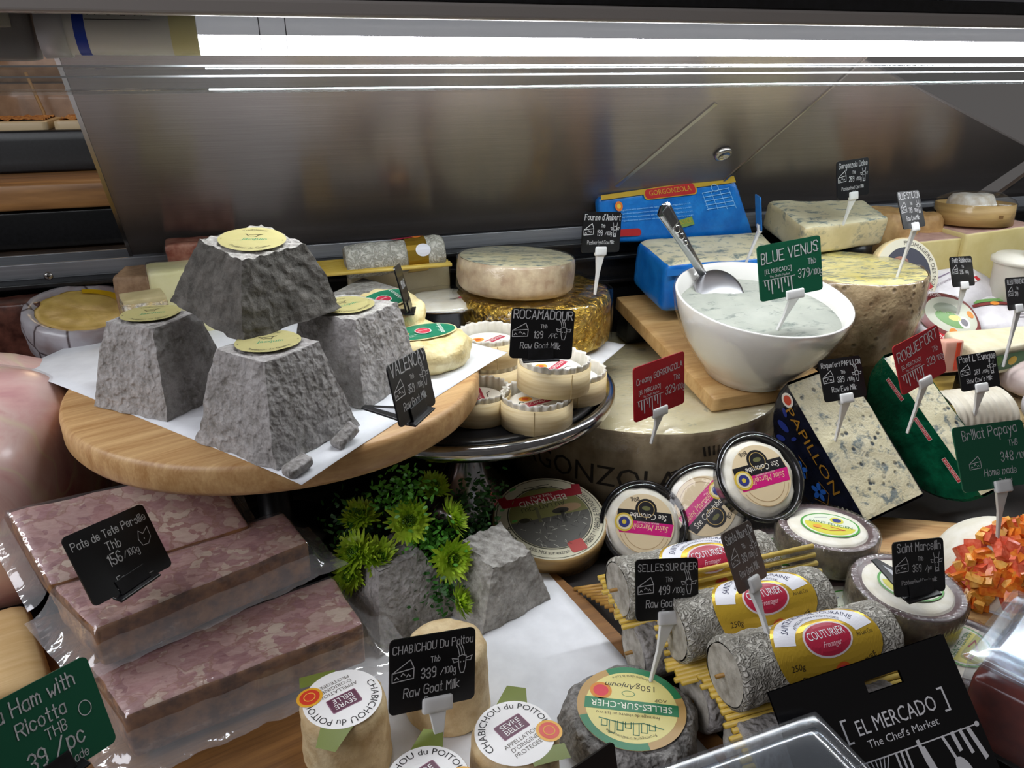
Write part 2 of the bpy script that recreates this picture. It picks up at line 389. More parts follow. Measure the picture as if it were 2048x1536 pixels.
glowm = NT('tube_back_glow'); glowm.set(glowm.p, 'Emission Color', (.9, .93, 1, 1)); glowm.set(glowm.p, 'Emission Strength', .22); glowm = glowm.fin('#9a9a9e', .2)   # weak emission added to brighten the translucent upper half of the lit tube
lt = thing('strip_lamp', 'long white LED tube glowing along the top of the case', 'lamp', (0, tube_y, tube_z))
x0, x1 = at(400, 90, y=tube_y).x, 135
def arcx(a0, a1, xa, xb, r, n=20): return lambda u, v: (xa + (xb - xa) * u, r * cos(a0 + (a1 - a0) * v), r * sin(a0 + (a1 - a0) * v))
G().grid(arcx(radians(180 + 12), radians(360 + 15), x0, x1, tr), 1, 20).obj('diffuser', em, lt)
G().grid(arcx(radians(15), radians(192), x0, x1, tr), 1, 20).obj('glowing_back', glowm, lt)
G().grid(arcx(0, 2 * pi, x0 - 7.5, x0, tr), 1, 32).obj('label_sleeve', mat('lamp_label', '#d9d9d2', rough=.4), lt)
G().grid(arcx(0, 2 * pi, x0 - 7.0, x0 - 6.35, tr + .015), 1, 32).obj('blue_stripe', flat('#1d3fa8', .4), lt)
G().grid(arcx(0, 2 * pi, x0 - 1.6, x0 - .05, tr + .012), 1, 32).obj('yellowed_end', flat('#d6cf98', .4), lt)
a = Art()
for q, s in enumerate(('A', 'C', 'E', 'X')): a.text(s, .7 * q, 0, .42, flat('#333338'), 0)
a.line([(-.3, -.25), (2.6, -.25)], .04, flat('#333338'), 0)
a.build('lettering', lt, fn=lambda x, y, h: (x0 - 5.9 + x * 1.25, -(tr + h) * cos((y + .75) / tr), (tr + h) * sin((y + .75) / tr)), maxe=.4)
gi = G().tube([(x0 - 7.5, 0, 0), (x0 - 9.0, 0, 0)], [tr + .15, tr + .2], 28)
gi.obj('end_cap', mat('cap_white', '#b9b9ba', rough=.4), lt)
for q in (3.75, 5.4): G().grid(arcx(0, 2 * pi, x0 + q - .03, x0 + q + .03, tr + .02), 1, 32).obj('clip_wire', flat('#303033', .4), lt)
lh = thing('lamp_holder', 'grey slotted end bracket holding the LED tube at the left', 'bracket', (x0 - 14.2, tube_y + .5, tube_z - .25))
rbox(4.8, 1.1, 1.6, .3, 6).obj('housing', mat('holder_grey', '#85827f', rough=.4, bump=.1, bsc=2), lh)
for q in range(4): G().box((-.6 + q * .65, -1.1, .55 - .1 * q), (.22, .16, .9), rot=(0, 0, 0)).obj('slot', black_pl, lh, smooth=False)
rbox(1.2, .1, .5, .08, 4).obj('tag', flat('#b5b3a4', .5), lh, loc=(2.6, -1.15, .75))
rbox(9, 1.2, .25, .1, 4).obj('arm', alu, lh, loc=(-9, 0, -1.4)); rbox(9, 1.1, .2, .1, 4).obj('arm', alu, lh, loc=(-9, 0, -2.2))
l2 = thing('strip_lamp', 'next LED tube in line, left of the slotted bracket', 'lamp', (0, tube_y, tube_z), group='LED tubes of the case')
G().grid(arcx(radians(192), radians(375), -82, -27, tr), 1, 20).obj('diffuser', em, l2); G().grid(arcx(radians(15), radians(192), -82, -27, tr), 1, 20).obj('glowing_back', glowm, l2)
for q in (-82.6, -26.4): G().tube([(q - .6, 0, 0), (q + .6, 0, 0)], tr + .17, 28).obj('end_cap', mat('cap_white', '#b9b9ba'), l2)
# clear acrylic shelf lip below the tube: two thin slats
acr = film('acrylic', .10, .05, '#f3f6f6', .15, .25, (.05, 1, 1))
tr8 = thing('acrylic_lip', 'clear acrylic light lip running under the LED tube', 'light lip', (40, 60.6, 40.75))
rbox(130, .15, .78, .05, 4).obj('front_strip', acr, tr8, loc=(0, 0, .1)); rbox(130, 3, .12, .05, 4).obj('shelf_strip', acr, tr8, loc=(0, 3, -.75))
for zz in (.9, .25): G().box((0, -.16, zz), (260, .12, .12)).obj('edge', mat('lip_edge', '#d7dce0', rough=.15, metal=.3), tr8, smooth=False)

# ---- kitchen seen through the gap at the left
kt = mat('kitchen_tile', '#8c6d55', '#a58468', .3, rough=.25)
struct('wall_kitchen', G().box((-20, 205, 45), (140, 4, 120)), mat('kitchen_wall', '#6b5443', '#7d634f', .3, rough=.5))
wk = bpy.data.objects['wall_kitchen']
for i in range(6):
    for j in range(3): rbox(9.8, .4, 6.3, .2, 3).obj('tile', kt, wk, loc=(-80 + i * 20, 202.6, 57 - j * 13.0 + 0))
wood_k = mat('kitchen_worktop', '#7a5430', '#a87845', .6, rough=.4, st=(.12, 1, 1))
zt = at(100, 335, y=150).z
o = thing('worktop', 'warm-lit wooden worktop in the kitchen behind the case', 'worktop', (-35, 152, zt - 7))
rbox(45, 22, 1.9, .3, 5).obj('board', wood_k, o, loc=(0, 0, 5.1)); rbox(45, 20, 3, .2, 4).obj('apron', black_pl, o, loc=(0, 1, .1)); rbox(45, 19, 9, .2, 4).obj('cabinet_front', mat('kitchen_cabinet', '#3b291c', '#4a3423', .4, rough=.5), o, loc=(0, 2, -12))
o = thing('condiment_bin', 'black condiment bin with trays of chopped food on kitchen worktop', 'food bin', (at(130, 330, y=148).x, 150, zt))
rbox(11.5, 7, 3.2, .4, 6).obj('bin', black_pl, o, loc=(0, 0, 3.2))
for q in range(2):
    rbox(5, 6, .8, .3, 5).obj('tray', mat('tray_cream', '#cbb58e', rough=.4), o, loc=(-5.4 + 10.8 * q, 0, 6.9))
    gg = G().grid(lambda u, v: (-4.3 + 8.6 * u, -5 + 10 * v, .8 + .5 * fz(u * 9, v * 9, q, 1.2)), 16, 16); gg.obj('chopped_food', mat('chopped', '#8a4a1c', '#c58b45', 2, rough=.5), o, loc=(-5.4 + 10.8 * q, 0, 7.1))
o = thing('sauce_jar', 'pale jar beside the black bin in the kitchen', 'jar', (at(5, 330, y=146).x - 5, 146, zt))
G().lathe([(.01, 0), (2.6, 0), (2.8, .4), (2.8, 5), (2.3, 6), (2.3, 7), (.01, 7)], 24).obj('body', mat('jar_white', '#b3a690', rough=.3), o)
G().lathe([(2.5, 6.4), (2.5, 7.4), (.01, 7.5)], 24).obj('lid', mat('jar_lid', '#7a6d4c', rough=.4), o)
o = thing('hanging_cord', 'pale cord hanging down the kitchen wall', 'cord', (at(80, 205, y=198).x, 198, at(80, 205, y=198).z))
G().tube([(-1.5, 0, 6), (-.6, 0, 2), (.3, 0, -2), (.2, 0, -9), (.9, 0, -14)], .35, 8).obj('cable', mat('cord_tan', '#b08a5c', rough=.5), o)
# dark risers that lift the rear rows
struct('trim_8', G().box((-26, 79.2, 5.2), (70, 11.5, 10.4)), black_pl, bevel=.1)
struct('trim_9', G().box((95.5, 75, 5.4), (80, 21, 10.8)), black_pl, bevel=.1)
# ================================================================== cheese, wood and paper materials
def ash(key, dark, light, mid=.5, wr=1.6, bs=.9):
    """ash-dusted rind: low lumps, a fine pitted bloom"""
    if key in MC: return MC[key]
    t = NT(key); n1 = t.noise(.55, 4, .6); n2 = t.noise(7, 3, .7); lump = t.noise(wr, 1.2, .4, .25)
    fac = t.math('ADD', t.math('MULTIPLY', n1, .5), t.math('ADD', t.math('MULTIPLY', n2, .28), t.math('MULTIPLY', lump, .25)))
    t.bump(t.math('ADD', lump, t.math('MULTIPLY', n2, .14)), bs, .4)
    MC[key] = t.fin(t.ramp(fac, [(mid - .14, dark), (mid + .14, light)]), .92); return MC[key]
ash_m = ash('ash_rind', '#726e68', '#b2aeac', .51, 2.0, .95)
ash_d = ash('ash_rind_dark', '#3c3a35', '#716d67', .51, 1.3, 1.0)
ash_p = ash('ash_rind_pale', '#7d7972', '#b9b6b0', .51, 2.2, .7)
def wrinkle(key, dark, light, sc=2.2, bs=1.0):
    if key in MC: return MC[key]
    t = NT(key); n3 = t.noise(sc, 2, .5, 1.1); rid = t.math('MULTIPLY', t.math('ABSOLUTE', t.math('SUBTRACT', n3, .5)), 6, True)
    n2 = t.noise(.7, 4); f = t.math('ADD', t.math('MULTIPLY', rid, .55), t.math('MULTIPLY', n2, .6))
    t.bump(rid, bs, .16); MC[key] = t.fin(t.ramp(f, [(.3, dark), (.85, light)]), .85); return MC[key]
log_m = wrinkle('log_rind', '#8f8b80', '#cbc7bd', 1.9, .9)
log_e = mat('log_end', '#8b8579', '#b9b4aa', 1.2, rough=.85, bump=.4, bsc=4)
def veined(key, base, base2, vein, sc=.55, st=(1, 1, 1), th=(.62, .72), rough=.5, bump=.15, spots=0):
    if key in MC: return MC[key]
    t = NT(key); n1 = t.noise(sc, 6, .7, .5, st=st); n2 = t.noise(sc * .4, 3, st=st); b = t.ramp(t.noise(.35, 4), [(.35, base), (.65, base2)])
    f = t.ramp(t.math('ADD', t.math('MULTIPLY', n1, .8), t.math('MULTIPLY', n2, .25)), [(th[0], '#000000'), (th[1], '#ffffff')])
    c = t.mix(f, b, vein)
    if spots:
        v = t.voro(spots); s2 = t.ramp(v, [(.16, '#ffffff'), (.3, '#000000')]); msk = t.ramp(t.noise(.5, 3), [(.42, '#000000'), (.58, '#ffffff')])
        mm = t.math('MULTIPLY', s2, msk); c = t.mix(mm, c, '#39434a'); t.bump(t.math('SUBTRACT', t.noise(4, 3), mm), .5, .15)
    elif bump: t.bump(t.noise(3, 4), bump, .1)
    MC[key] = t.fin(c, rough, Subsurface_Weight=.0); return MC[key]
blue_a = veined('fourme_paste', '#d8cda4', '#e2dab8', '#6d7c7a', .8, (1, 2.2, 1), (.52, .62))
blue_b = veined('gorgonzola_paste', '#d3caa6', '#dfd7b8', '#6d7d7c', .6, (1, 1.9, 1.2), (.54, .64))
blue_c = veined('stilton_paste', '#d6c774', '#e2d79b', '#66767a', .8, (.8, 2.6, 1), (.52, .63))
roq_m = veined('roquefort_paste', '#cfc6a2', '#d9d1b2', '#76807e', .8, (1, 1.3, 1), (.55, .64), bump=0, spots=1.1)
cream_m = mat('cream_cheese', '#dcd3b0', '#ebe4c8', .7, rough=.5, bump=.35, bsc=1.6)
white_m = mat('white_cheese', '#e6e0cd', '#f0ece0', .8, rough=.5, bump=.35, bsc=1.8)
def wood(key, c1, c2, st=(.12, 1.3, .6), sc=1.1, rough=.45):
    if key in MC: return MC[key]
    t = NT(key); n = t.noise(sc, 5, .6, .4, st=st); n2 = t.noise(6, 2, st=(st[0] * .5, st[1] * 1.5, st[2])); t.bump(n2, .08, .05)
    MC[key] = t.fin(t.ramp(t.math('ADD', t.math('MULTIPLY', n, .75), t.math('MULTIPLY', n2, .25)), [(.34, c1), (.66, c2)]), rough); return MC[key]
wood_a = wood('oak_board', '#a97c4a', '#d2ac78'); wood_b = wood('light_board', '#b98d55', '#d9b47c'); wood_c = wood('brown_board', '#6a4726', '#8f6537')
chip = mat('chip_wood', '#d3bb8a', '#e4d1a6', 1.2, st=(.2, .2, 3), rough=.55, bump=.05, bsc=6)
pap = mat('white_paper', '#dcdee2', '#e6e8ec', .5, rough=.6, bump=.12, bsc=.8)
pleat = mat('pleated_paper', '#dedace', '#ece9e0', .8, rough=.55)
straw = mat('straw_yellow', '#c9a63e', '#e2c565', 1.2, st=(.2, 1, 1), rough=.4); straw_d = mat('straw_brown', '#8a6428', '#b58a44', 1.2, st=(.2, 1, 1), rough=.5)
chrome = mat('chrome_steel', '#a8a8aa', '#b8b8ba', 1, rough=.16, metal=1)
cling = film('cling_film', .01, .14, bump=.45, bsc=.55); bagf = film('vacuum_bag', .05, .1, bump=.6, bsc=.4, tint='#f8f6f8', milk=.045); clear_b = film('clear_box', .02, .12, '#eef1f4', .0, .3, milk=.04, edge=.25)
def goldfoil(key, c, sc=1.6, bs=1.):
    t = NT(key); v = t.voro(sc, 'SMOOTH_F1'); n = t.noise(sc * 1.4, 4, .6, .8); t.bump(t.math('ADD', v, n), bs, .3); return t.fin(t.ramp(t.noise(.8, 3), [(.3, c), (.7, '#d8b95a')]), .24, 1)
gold_m = goldfoil('gold_foil', '#b08a2c'); silver_m = goldfoil('silver_foil', '#c9c9cc', 2.2); MC['g'] = gold_m
def pate(key, sc=.4):
    """pressed head cheese: pink meat pieces, cream fat and jelly seams"""
    t = NT(key); co = t.co((1, 1.25, 1)); wob = t.n('TexNoise', {'Vector': co, 'Scale': .7, 'Detail': 3}); ad = t.n('VectorMath', {0: co, 1: t.n('VectorMath', {0: wob.outputs[1], 1: (2.6, 2.6, 2.6)}, operation='MULTIPLY').outputs[0]}, operation='ADD').outputs[0]
    v = t.n('TexVoronoi', {'Vector': ad, 'Scale': sc}); hue = t.n('SeparateColor', {0: v.outputs['Color']}).outputs[0]
    v2 = t.n('TexVoronoi', {'Vector': ad, 'Scale': sc * 2.3}); hue = t.math('ADD', t.math('MULTIPLY', hue, .62), t.math('MULTIPLY', t.n('SeparateColor', {0: v2.outputs['Color']}).outputs[1], .38))
    base = t.ramp(hue, [(.1, '#a67478'), (.3, '#c5a59a'), (.45, '#8c5a62'), (.6, '#b08582'), (.74, '#d8ccb4'), (.88, '#976660')])
    fib = t.noise(2.2, 5, .7, .6, st=(.5, 1.4, 1)); c = t.mix(.3, base, t.ramp(fib, [(.3, '#8a5e58'), (.7, '#e8cfc2')]))
    ed = t.n('TexVoronoi', {'Vector': ad, 'Scale': sc}, feature='DISTANCE_TO_EDGE').outputs[0]; c = t.mix(t.ramp(ed, [(.0, '#000000'), (.04, '#ffffff')]), '#a07a6c', c)
    t.bump(t.math('ADD', fib, ed), .3, .1); return t.fin(c, .35)
pate_m = pate('pate_paste'); crust_m = mat('pate_crust', '#5c3a26', '#a8794e', .9, rough=.4, bump=.3, bsc=2.5)
ham_m = NT('ham'); n = ham_m.noise(.16, 5, .6, .8); c_ = ham_m.ramp(n, [(.32, '#cb9494'), (.45, '#dfb3ae'), (.56, '#e4c4bc'), (.68, '#d5a29e')]); fatl = ham_m.ramp(ham_m.math('ABSOLUTE', ham_m.math('SUBTRACT', ham_m.noise(.09, 2, .5, .6), .5)), [(.0, '#ffffff'), (.02, '#000000')]); ham_m.bump(ham_m.noise(1.1, 4), .15, .1); ham_m = ham_m.fin(ham_m.mix(fatl, c_, '#e3cdb6'), .42)

def sheet(name, label, L, F, R, B, z, m, cat='paper', droop=None, n=22, seed=0, amp=.04, par_loc=None):
    """thin sheet spanning four corner points; droop=(centre, radius) lets it sag past a board edge"""
    c = (Vector(L) + Vector(F) + Vector(R) + Vector(B)) / 4; o = thing(name, label, cat, c)
    def f(u, v):
        p = Vector(L) * (1 - u) * (1 - v) + Vector(F) * u * (1 - v) + Vector(R) * u * v + Vector(B) * (1 - u) * v
        zz = z + amp * .6 * max(0, fz(p.x, p.y, 0, .35, seed))
        if droop:
            e = (Vector((p.x, p.y)) - Vector(droop[0][:2])).length - droop[1]
            if e > 0: zz -= droop[2] * e ** 1.3
        return (p.x - c.x, p.y - c.y, zz - c.z)
    G().grid(f, n, n).obj('sheet', m, o, solid=.02)
    return o
# ================================================================== round board with the ash pyramids
BZ = 18.0; BC = Vector((.7, 62.9, 0)); BR = 16.5
o = thing('round_board', 'round oak serving board carrying the grey pyramid cheeses', 'serving board', (BC.x, BC.y, BZ - 2.4), (0, 0, 18))
G().lathe([(.001, 0), (BR - .7, 0), (BR - .2, .15), (BR, .5), (BR, 1.9), (BR - .12, 2.25), (BR - .35, 2.4), (.001, 2.4)], 96).obj('board', wood_a, o, bevel=0)
o = thing('board_stand', 'dark pedestal hidden under the round oak board', 'stand', (BC.x - 2, BC.y + 4, 0))
G().lathe([(.001, 0), (5, 0), (5, .6), (1.6, 1.6), (1.5, 13), (5, 14.6), (5, 15.55), (.001, 15.55)], 32).obj('pedestal', black_pl, o)
sheet('paper_sheet', 'white paper sheet under the pyramid cheeses on the round board', at(28, 735, z=BZ), at(603, 968, z=BZ), at(1015, 704, z=BZ), at(430, 560, z=BZ), BZ + .05, pap, droop=(BC, BR + .2, .03), seed=2)
def pyramid(label, loc, rot, a, b, h, m, seed, lab=(0, 0, 0), lr=1.95, top=True, amp=.09, tm=None, ribs=0):
    o = thing('pyramid_cheese', label, 'cheese', M4=Matrix.Translation(Vector(loc) * U) @ Euler([radians(q) for q in rot]).to_matrix().to_4x4() @ Matrix.Rotation(radians(45), 4, 'Z'), group='ash-coated pyramid cheeses')
    def f(x, y, z):
        t = (z + 1) / 2; hw = a / 2 * (1 - t) + b / 2 * t + .1 * sin(pi * t) + (.08 * (1 - t / .08) if t < .08 else 0)
        if ax_round: pass
        px, py, pz = x * hw, y * hw, t * h
        e = max(abs(x), abs(y)); k = 1 if e > .98 else .35
        d = amp * fz(px, py, pz, .6, seed, 3); r = sqrt(px * px + py * py) + .01
        cr = .12 * (1 if abs(x) > .97 and abs(y) > .97 else 0)
        px += px / r * (d * 1.5 * (1 if e > .98 else 0) + cr * nz(0, 0, pz, 1.5, seed)); py += py / r * d * 1.5 * (1 if e > .98 else 0)
        if z > .98: pz += d * .5 + (ribs * sin(7 * (px * .8 + py * .6)) if ribs else 0) - .1 * (1 - (x * x + y * y) / 2)
        if t < .12 and e > .98: px += .25 * nz(px, py, 0, .9, seed + 3); py += .25 * nz(px, py, 0, .9, seed + 4)
        return (px, py, max(pz, 0))
    ax_round = False
    G().cube(44, f, lambda ax, sg: 1 if (ax == 2 and sg > 0) else 0).obj('body', [m, tm or m], o)
    if top:
        A = Art(); gd, bk, gr = flat('#a8a06c', .45), flat('#332d18'), flat('#1c8a62')
        A.ell(0, 0, lr, gd, 0, n=48); A.text('Jacquin', .1, -.25, .42, gr, 1, shear=.25); A.text('Tradition de Qualite', 0, 0, .27, bk, 1, arc=(-lr * .84, -90)); A.text('Traditionnel', 0, 0, .24, bk, 1, arc=(lr * .73, 90))
        A.line([(-.55, .95), (-.3, .5), (0, .55), (.25, .35), (.3, .75), (.6, .95), (.3, .85), (0, .9), (-.3, .85), (-.55, .95)], .06, bk, 1)
        A.ell(-lr * .9, -.15, .06, bk, 1); A.ell(lr * .9, -.15, .06, bk, 1)
        q = A.build('label', o, fn=lambda x, y, z: (x, y, z + .06 * nz(x, y, 0, .8, seed)), maxe=.8); q.location = (lab[0] * U, lab[1] * U, (h + .12) * U); q.rotation_euler = (0, 0, radians(lab[2]))
    return o
pyramid('frontmost grey pyramid cheese with gold label on the round board', (-.1, 50.7, BZ + .1), (0, 0, -6), 7.5, 4.6, 6.5, ash_m, 1, (.3, .3, -39), 2.15)
pyramid('left grey pyramid cheese with gold label, beside the ham', (-8.0, 60.2, BZ + .1), (0, 0, 5), 7.1, 4.4, 6.4, ash_m, 2, (.3, .4, -50), 2.1)
pyramid('right grey pyramid cheese with knobbly wrinkled side, behind the slanted black card', (6.2, 57.9, BZ + .1), (0, 0, -1), 7.2, 5.2, 6.5, ash_m, 3, (-.2, .2, -20), 2.2, amp=.09, tm=ash_p, ribs=.05)
pyramid('topmost dark grey pyramid cheese resting on the three others', (-.45, 57.4, 25.45), (8, 4, -12), 8.4, 5.1, 4.9, ash_d, 4, (.1, .1, -42), 2.3, amp=.15, tm=ash_p, ribs=.08)
def flap(par_i, loc, rot, h, seed, m):
    """curled piece of rind at the foot of a pyramid"""
    P = [q for q in bpy.data.objects if q.name.startswith('pyramid_cheese')][par_i]
    g = rbox(h[0], h[1], h[2], min(h) * .8, 10, lambda x, y, z: (x + .1 * fz(x, y, z, 1.3, seed), y + .1 * fz(x, y, z, 1.3, seed + 1), z + .14 * fz(x, y, z, 1.1, seed + 2)))
    o = g.obj('rind_flap', m, None); o.location = Vector(loc) * U; o.rotation_euler = [radians(a) for a in rot]
    bpy.context.view_layer.update(); o.parent = P; o.matrix_parent_inverse = P.matrix_world.inverted()
flap(0, at(595, 932, z=BZ + .45), (0, -12, 38), (1.0, .55, .42), 61, ash_m); flap(0, at(690, 872, z=BZ + .6), (10, -20, 42), (1.1, .5, .4), 63, ash_m)
# wrinkled round cheeses with green labels, on the right of the board
def lumpy(o, R, h, m, seed, amp=.18, name='body'):
    def f(t, r, z):
        k = r / R; d = amp * fz(r * cos(t), r * sin(t), z, .55, seed); return ((r + d * 1.6 * (k > .7)) * cos(t), (r + d * 1.6 * (k > .7)) * sin(t), max(0, z + d * (z > .3)))
    pr = [(.01, 0), (R * .85, 0), (R * .97, h * .15), (R * 1.02, h * .4), (R, h * .65), (R * .93, h * .85), (R * .8, h * .97), (R * .6, h), (R * .4, h), (R * .2, h), (.01, h)]
    pr2 = []
    for (a, b), (c, d) in zip(pr, pr[1:]): pr2 += [(a + (c - a) * i / 3, b + (d - b) * i / 3) for i in range(3)]
    return G().lathe(pr2 + [pr[-1]], 72, f).obj(name, m, o)
custard = mat('custard_rind', '#d8c184', '#ecdfae', .8, rough=.45, bump=.8, bsc=1.1, bd=.25)
def green_round(label, loc, rot, R, h, seed):
    o = thing('wrinkled_cheese', label, 'cheese', loc, rot, 'wrinkled round cheeses with green labels'); lumpy(o, R, h, custard, seed, .22)
    A = Art(); g, w, r = flat('#1f7d5c', .4), flat('#eaf1e6'), flat('#c8324a')
    A.ell(0, 0, R * .78, flat('#d8cf9c', .5), 0, ry=R * .5); A.ell(0, 0, R * .74, g, 1, ry=R * .45); A.ell(-.1, 0, .72, w, 2); A.ell(-.1, 0, .64, r, 3); A.text('FERMIER', -.1, -.05, .17, w, 4)
    A.text('abbadon', R * .44, -.2, .5, w, 2, rot=70, shear=.2); A.ell(-R * .45, .1, .4, flat('#e8a52c'), 2, ry=.25); A.text('fromage au lait', -R * .42, -.6, .16, w, 2); A.text('de chevre', -R * .42, -.85, .16, w, 2)
    q = A.build('label', o, fn=lambda x, y, z: (x, y, z + h + .2 - .012 * (x * x + y * y))); q.rotation_euler = (0, 0, radians(12)); return o
p = at(880, 745, z=BZ + .1); GLO = (14.0, 62.6)
green_round('lower pale wrinkled cheese with green label at the board edge', (12.6, 61.2, BZ + .12), (0, 0, 5), 3.9, 2.5, 11)
green_round('upper pale wrinkled cheese with green label, under the fallen card', (10.2, 66.3, BZ + 1.75), (6, -4, 25), 3.6, 2.6, 12)
o = thing('wrinkled_cheese', 'pale wrinkled cheese propping up the upper green-labelled one', 'cheese', (8.6, 68.4, BZ + .1)); lumpy(o, 3.2, 1.6, custard, 15)

# ================================================================== steel stand with the chip-wood boxes
TC = (17.9, 67.6)
o = thing('cake_stand', 'chrome footed stand with black mat carrying the small wooden boxes', 'stand', (TC[0], TC[1], 0))
G().lathe([(.001, 0), (5.5, 0), (5.5, .3), (4.4, 1.2), (2.6, 3.2), (1.5, 6), (1.3, 9), (2.2, 11.0), (6, 11.35), (13.2, 11.35), (13.9, 11.5)], 64).obj('foot', chrome, o)
G().lathe([(13.4, 11.4), (14.3, 11.65), (14.55, 12.1), (14.5, 12.75), (14.2, 13.0), (13.7, 12.95), (13.4, 12.5), (12.9, 12.2), (.001, 12.2)], 96).obj('rim', chrome, o)
G().lathe([(.001, 12.3), (12.9, 12.3), (13.1, 12.7), (12.9, 12.9), (12.2, 12.85), (11.9, 12.7), (.001, 12.7)], 80).obj('black_mat', black_pl, o)
TZ = 12.75
sheet('paper_sheet', 'white paper under the small wooden boxes on the chrome stand', at(930, 838, z=TZ), at(1052, 858, z=TZ), at(1250, 690, z=TZ), at(1100, 660, z=TZ), TZ + .03, pap, seed=5, amp=.05)
def chipbox(label, x, y, z, R=3.2, h=2.25, rz=0, cheese=True, text=True, tilt=(0, 0)):
    o = thing('chip_box', label, 'cheese box', (x, y, z), (tilt[0], tilt[1], rz), 'round chip-wood cheese boxes')
    G().lathe([(.001, 0), (R, 0), (R, h), (R - .12, h), (R - .12, .15), (.001, .15)], 56).obj('box', chip, o)
    def fl(t, r, zz): k = r + .11 * sin(26 * t) * (zz - .1) / h; return (k * cos(t), k * sin(t), zz + .05 * sin(13 * t))
    G().lathe([(R - .5, .2), (R - .34, h * .6), (R - .24, h + .25), (R - .18, h + .5)], 156, fl).obj('pleated_cup', pleat, o, solid=.03)
    G().box((-R * .4, -R * .925, h * .5), (.05, .06, h * .98)).obj('box_seam', mat('chip_seam', '#bda472', rough=.6), o, smooth=False)
    if cheese:
        lumpy(o, R - .55, h - .55, cream_m, int(x * 7) % 50, .08, 'cheese')
        A = Art(); A.ell(0, 0, R - .75, flat('#efeadd', .5), 0); A.ell(-.7, .9, .62, flat('#e79a2e'), 1, ry=.5); A.ell(-.7, .9, .3, flat('#d6561e'), 2, ry=.25)
        A.rect(.3, -.05, 3.3, .75, flat('#b3203f'), 1, rot=14)
        if text: A.text('ROCAMADOUR', .3, -.2, .4, flat('#f2ece4'), 2, rot=14, fit=3.0)
        A.line([(-1.6, .1), (-1.3, .4), (-1.1, .2)], .12, flat('#3c5a3a'), 1); A.line([(-.2, -.9), (.8, -.7), (1.2, -.9)], .1, flat('#4a3a30'), 1)
        A.build('label', o, fn=lambda q, w, e: (q, w, e + h - .5))
    return o
chipbox('chip-wood cheese box in front, under the tilted upper box', 21.4, 57.3, TZ + .08)
chipbox('topmost chip-wood cheese box carrying the black card', 23.2, 58.0, TZ + 2.85, rz=30, tilt=(1, 2))
p = at(1138, 748, z=TZ + 2.3); chipbox('right chip-wood cheese box half behind the upper box', 26.6, 61.6, TZ + .08, rz=10)
p = at(945, 770, z=TZ + 2.3); chipbox('left chip-wood cheese box beside the oak board edge', 17.0, 60.2, TZ - .0, R=2.9, rz=70)
chipbox('lower chip-wood cheese box of the rear stack', 20.0, 66.6, TZ + .06, cheese=False)
chipbox('upper chip-wood cheese box of the rear stack with printed label', 20.0, 66.6, TZ + 2.75, rz=20)

# steel dish, fourme on the gold wheel
o = thing('steel_dish', 'round steel dish of white cheese under clear film', 'dish', (18.5, 79.0, 15.2))
G().lathe([(.001, 0), (4.0, 0), (4.25, .3), (4.5, 2.5), (4.75, 2.75), (4.6, 2.8), (4.35, 2.6), (4.1, .4), (.001, .3)], 64).obj('dish', chrome, o)
lumpy(o, 4.25, 3.15, white_m, 21, .1, 'cheese')
A = Art(); A.poly([(-.1, -.1), (.5, -.2), (.9, .15), (.8, .4), (.2, .35)], flat('#d81b6c'), 1); A.line([(-.9, -.25), (-.5, -.3), (0, 0)], .14, flat('#2b241f'), 1)
A.build('pink_sticker', o, fn=lambda x, y, z: (x + 1.4, y - 1.2, z + 3.2))
G().lathe([(4.7, 2.5), (4.72, 2.85), (4.2, 3.35), (2.5, 3.55), (.001, 3.6)], 48, lambda t, r, z: (r * cos(t), r * sin(t), z + .06 * fz(r * cos(t), r * sin(t), 0, .8, 3))).obj('cling_film', cling, o)
o = thing('dish_support', 'dark block under the steel dish behind the wooden boxes', 'riser', (18.5, 79.6, 12.95)); rbox(3.2, 2.2, 1.1, .2, 4).obj('block', black_pl, o, loc=(0, 0, 1.1))
o = thing('soft_cheese', 'pale cream round cheese behind the black goat-milk card', 'cheese', at(1062, 640, y=74) + Vector((0, 0, -3.0))); lumpy(o, 3.1, 3.2, mat('peach_rind', '#d9c3a4', '#e8d8bd', .8, rough=.5, bump=.3, bsc=2), 27, .1)
o = thing('soft_cheese', 'flat tan cheese round between steel dish and gold wheel', 'cheese', at(1020, 652, y=75) + Vector((-.3, 0, -2.4))); lumpy(o, 2.6, 2.4, mat('tan_rind', '#c9b083', '#ddc9a0', .8, rough=.5, bump=.3, bsc=2), 28, .1)
GW = Vector((28.6, 78.0, 13.1))
o = thing('gold_cheese_riser', 'dark riser hidden under the gold-foil cheese', 'riser', (33.2, 81.4, 9.6)); rbox(2.6, 2.6, 1.7, .2, 4).obj('block', black_pl, o, loc=(0, 0, 1.7))
o = thing('gold_foil_cheese', 'gold-foil wrapped cheese half wheel under the round blue cheese', 'cheese', GW)
def crk(R, H, sd, amp): return lambda t, r, z: ((r + amp * fz(r * cos(t), r * sin(t), z, .9, sd) * (r > 1)) * cos(t), (r + amp * fz(r * cos(t), r * sin(t), z, .9, sd) * (r > 1)) * sin(t), z + amp * .8 * fz(r * cos(t), r * sin(t), z, .8, sd + 2) * (z > .5))
R = 8.6; H = 5.6
pr = [(.01, 0), (R - .5, 0)] + [(R, .4 + (H - 1.2) * i / 10) for i in range(11)] + [(R - .25, H - .3), (R - .9, H)] + [(R - 1 - (R - 1.01) * i / 8, H) for i in range(9)]
G().lathe(pr, 96, crk(R, H, 31, .16)).obj('foil', gold_m, o)
G().lathe([(R + .3, 0), (R + .35, H * .5), (R + .3, H - .2), (R - .6, H + .3), (R * .4, H + .35)], 64, crk(R, H, 35, .25)).obj('cling_film', cling, o)
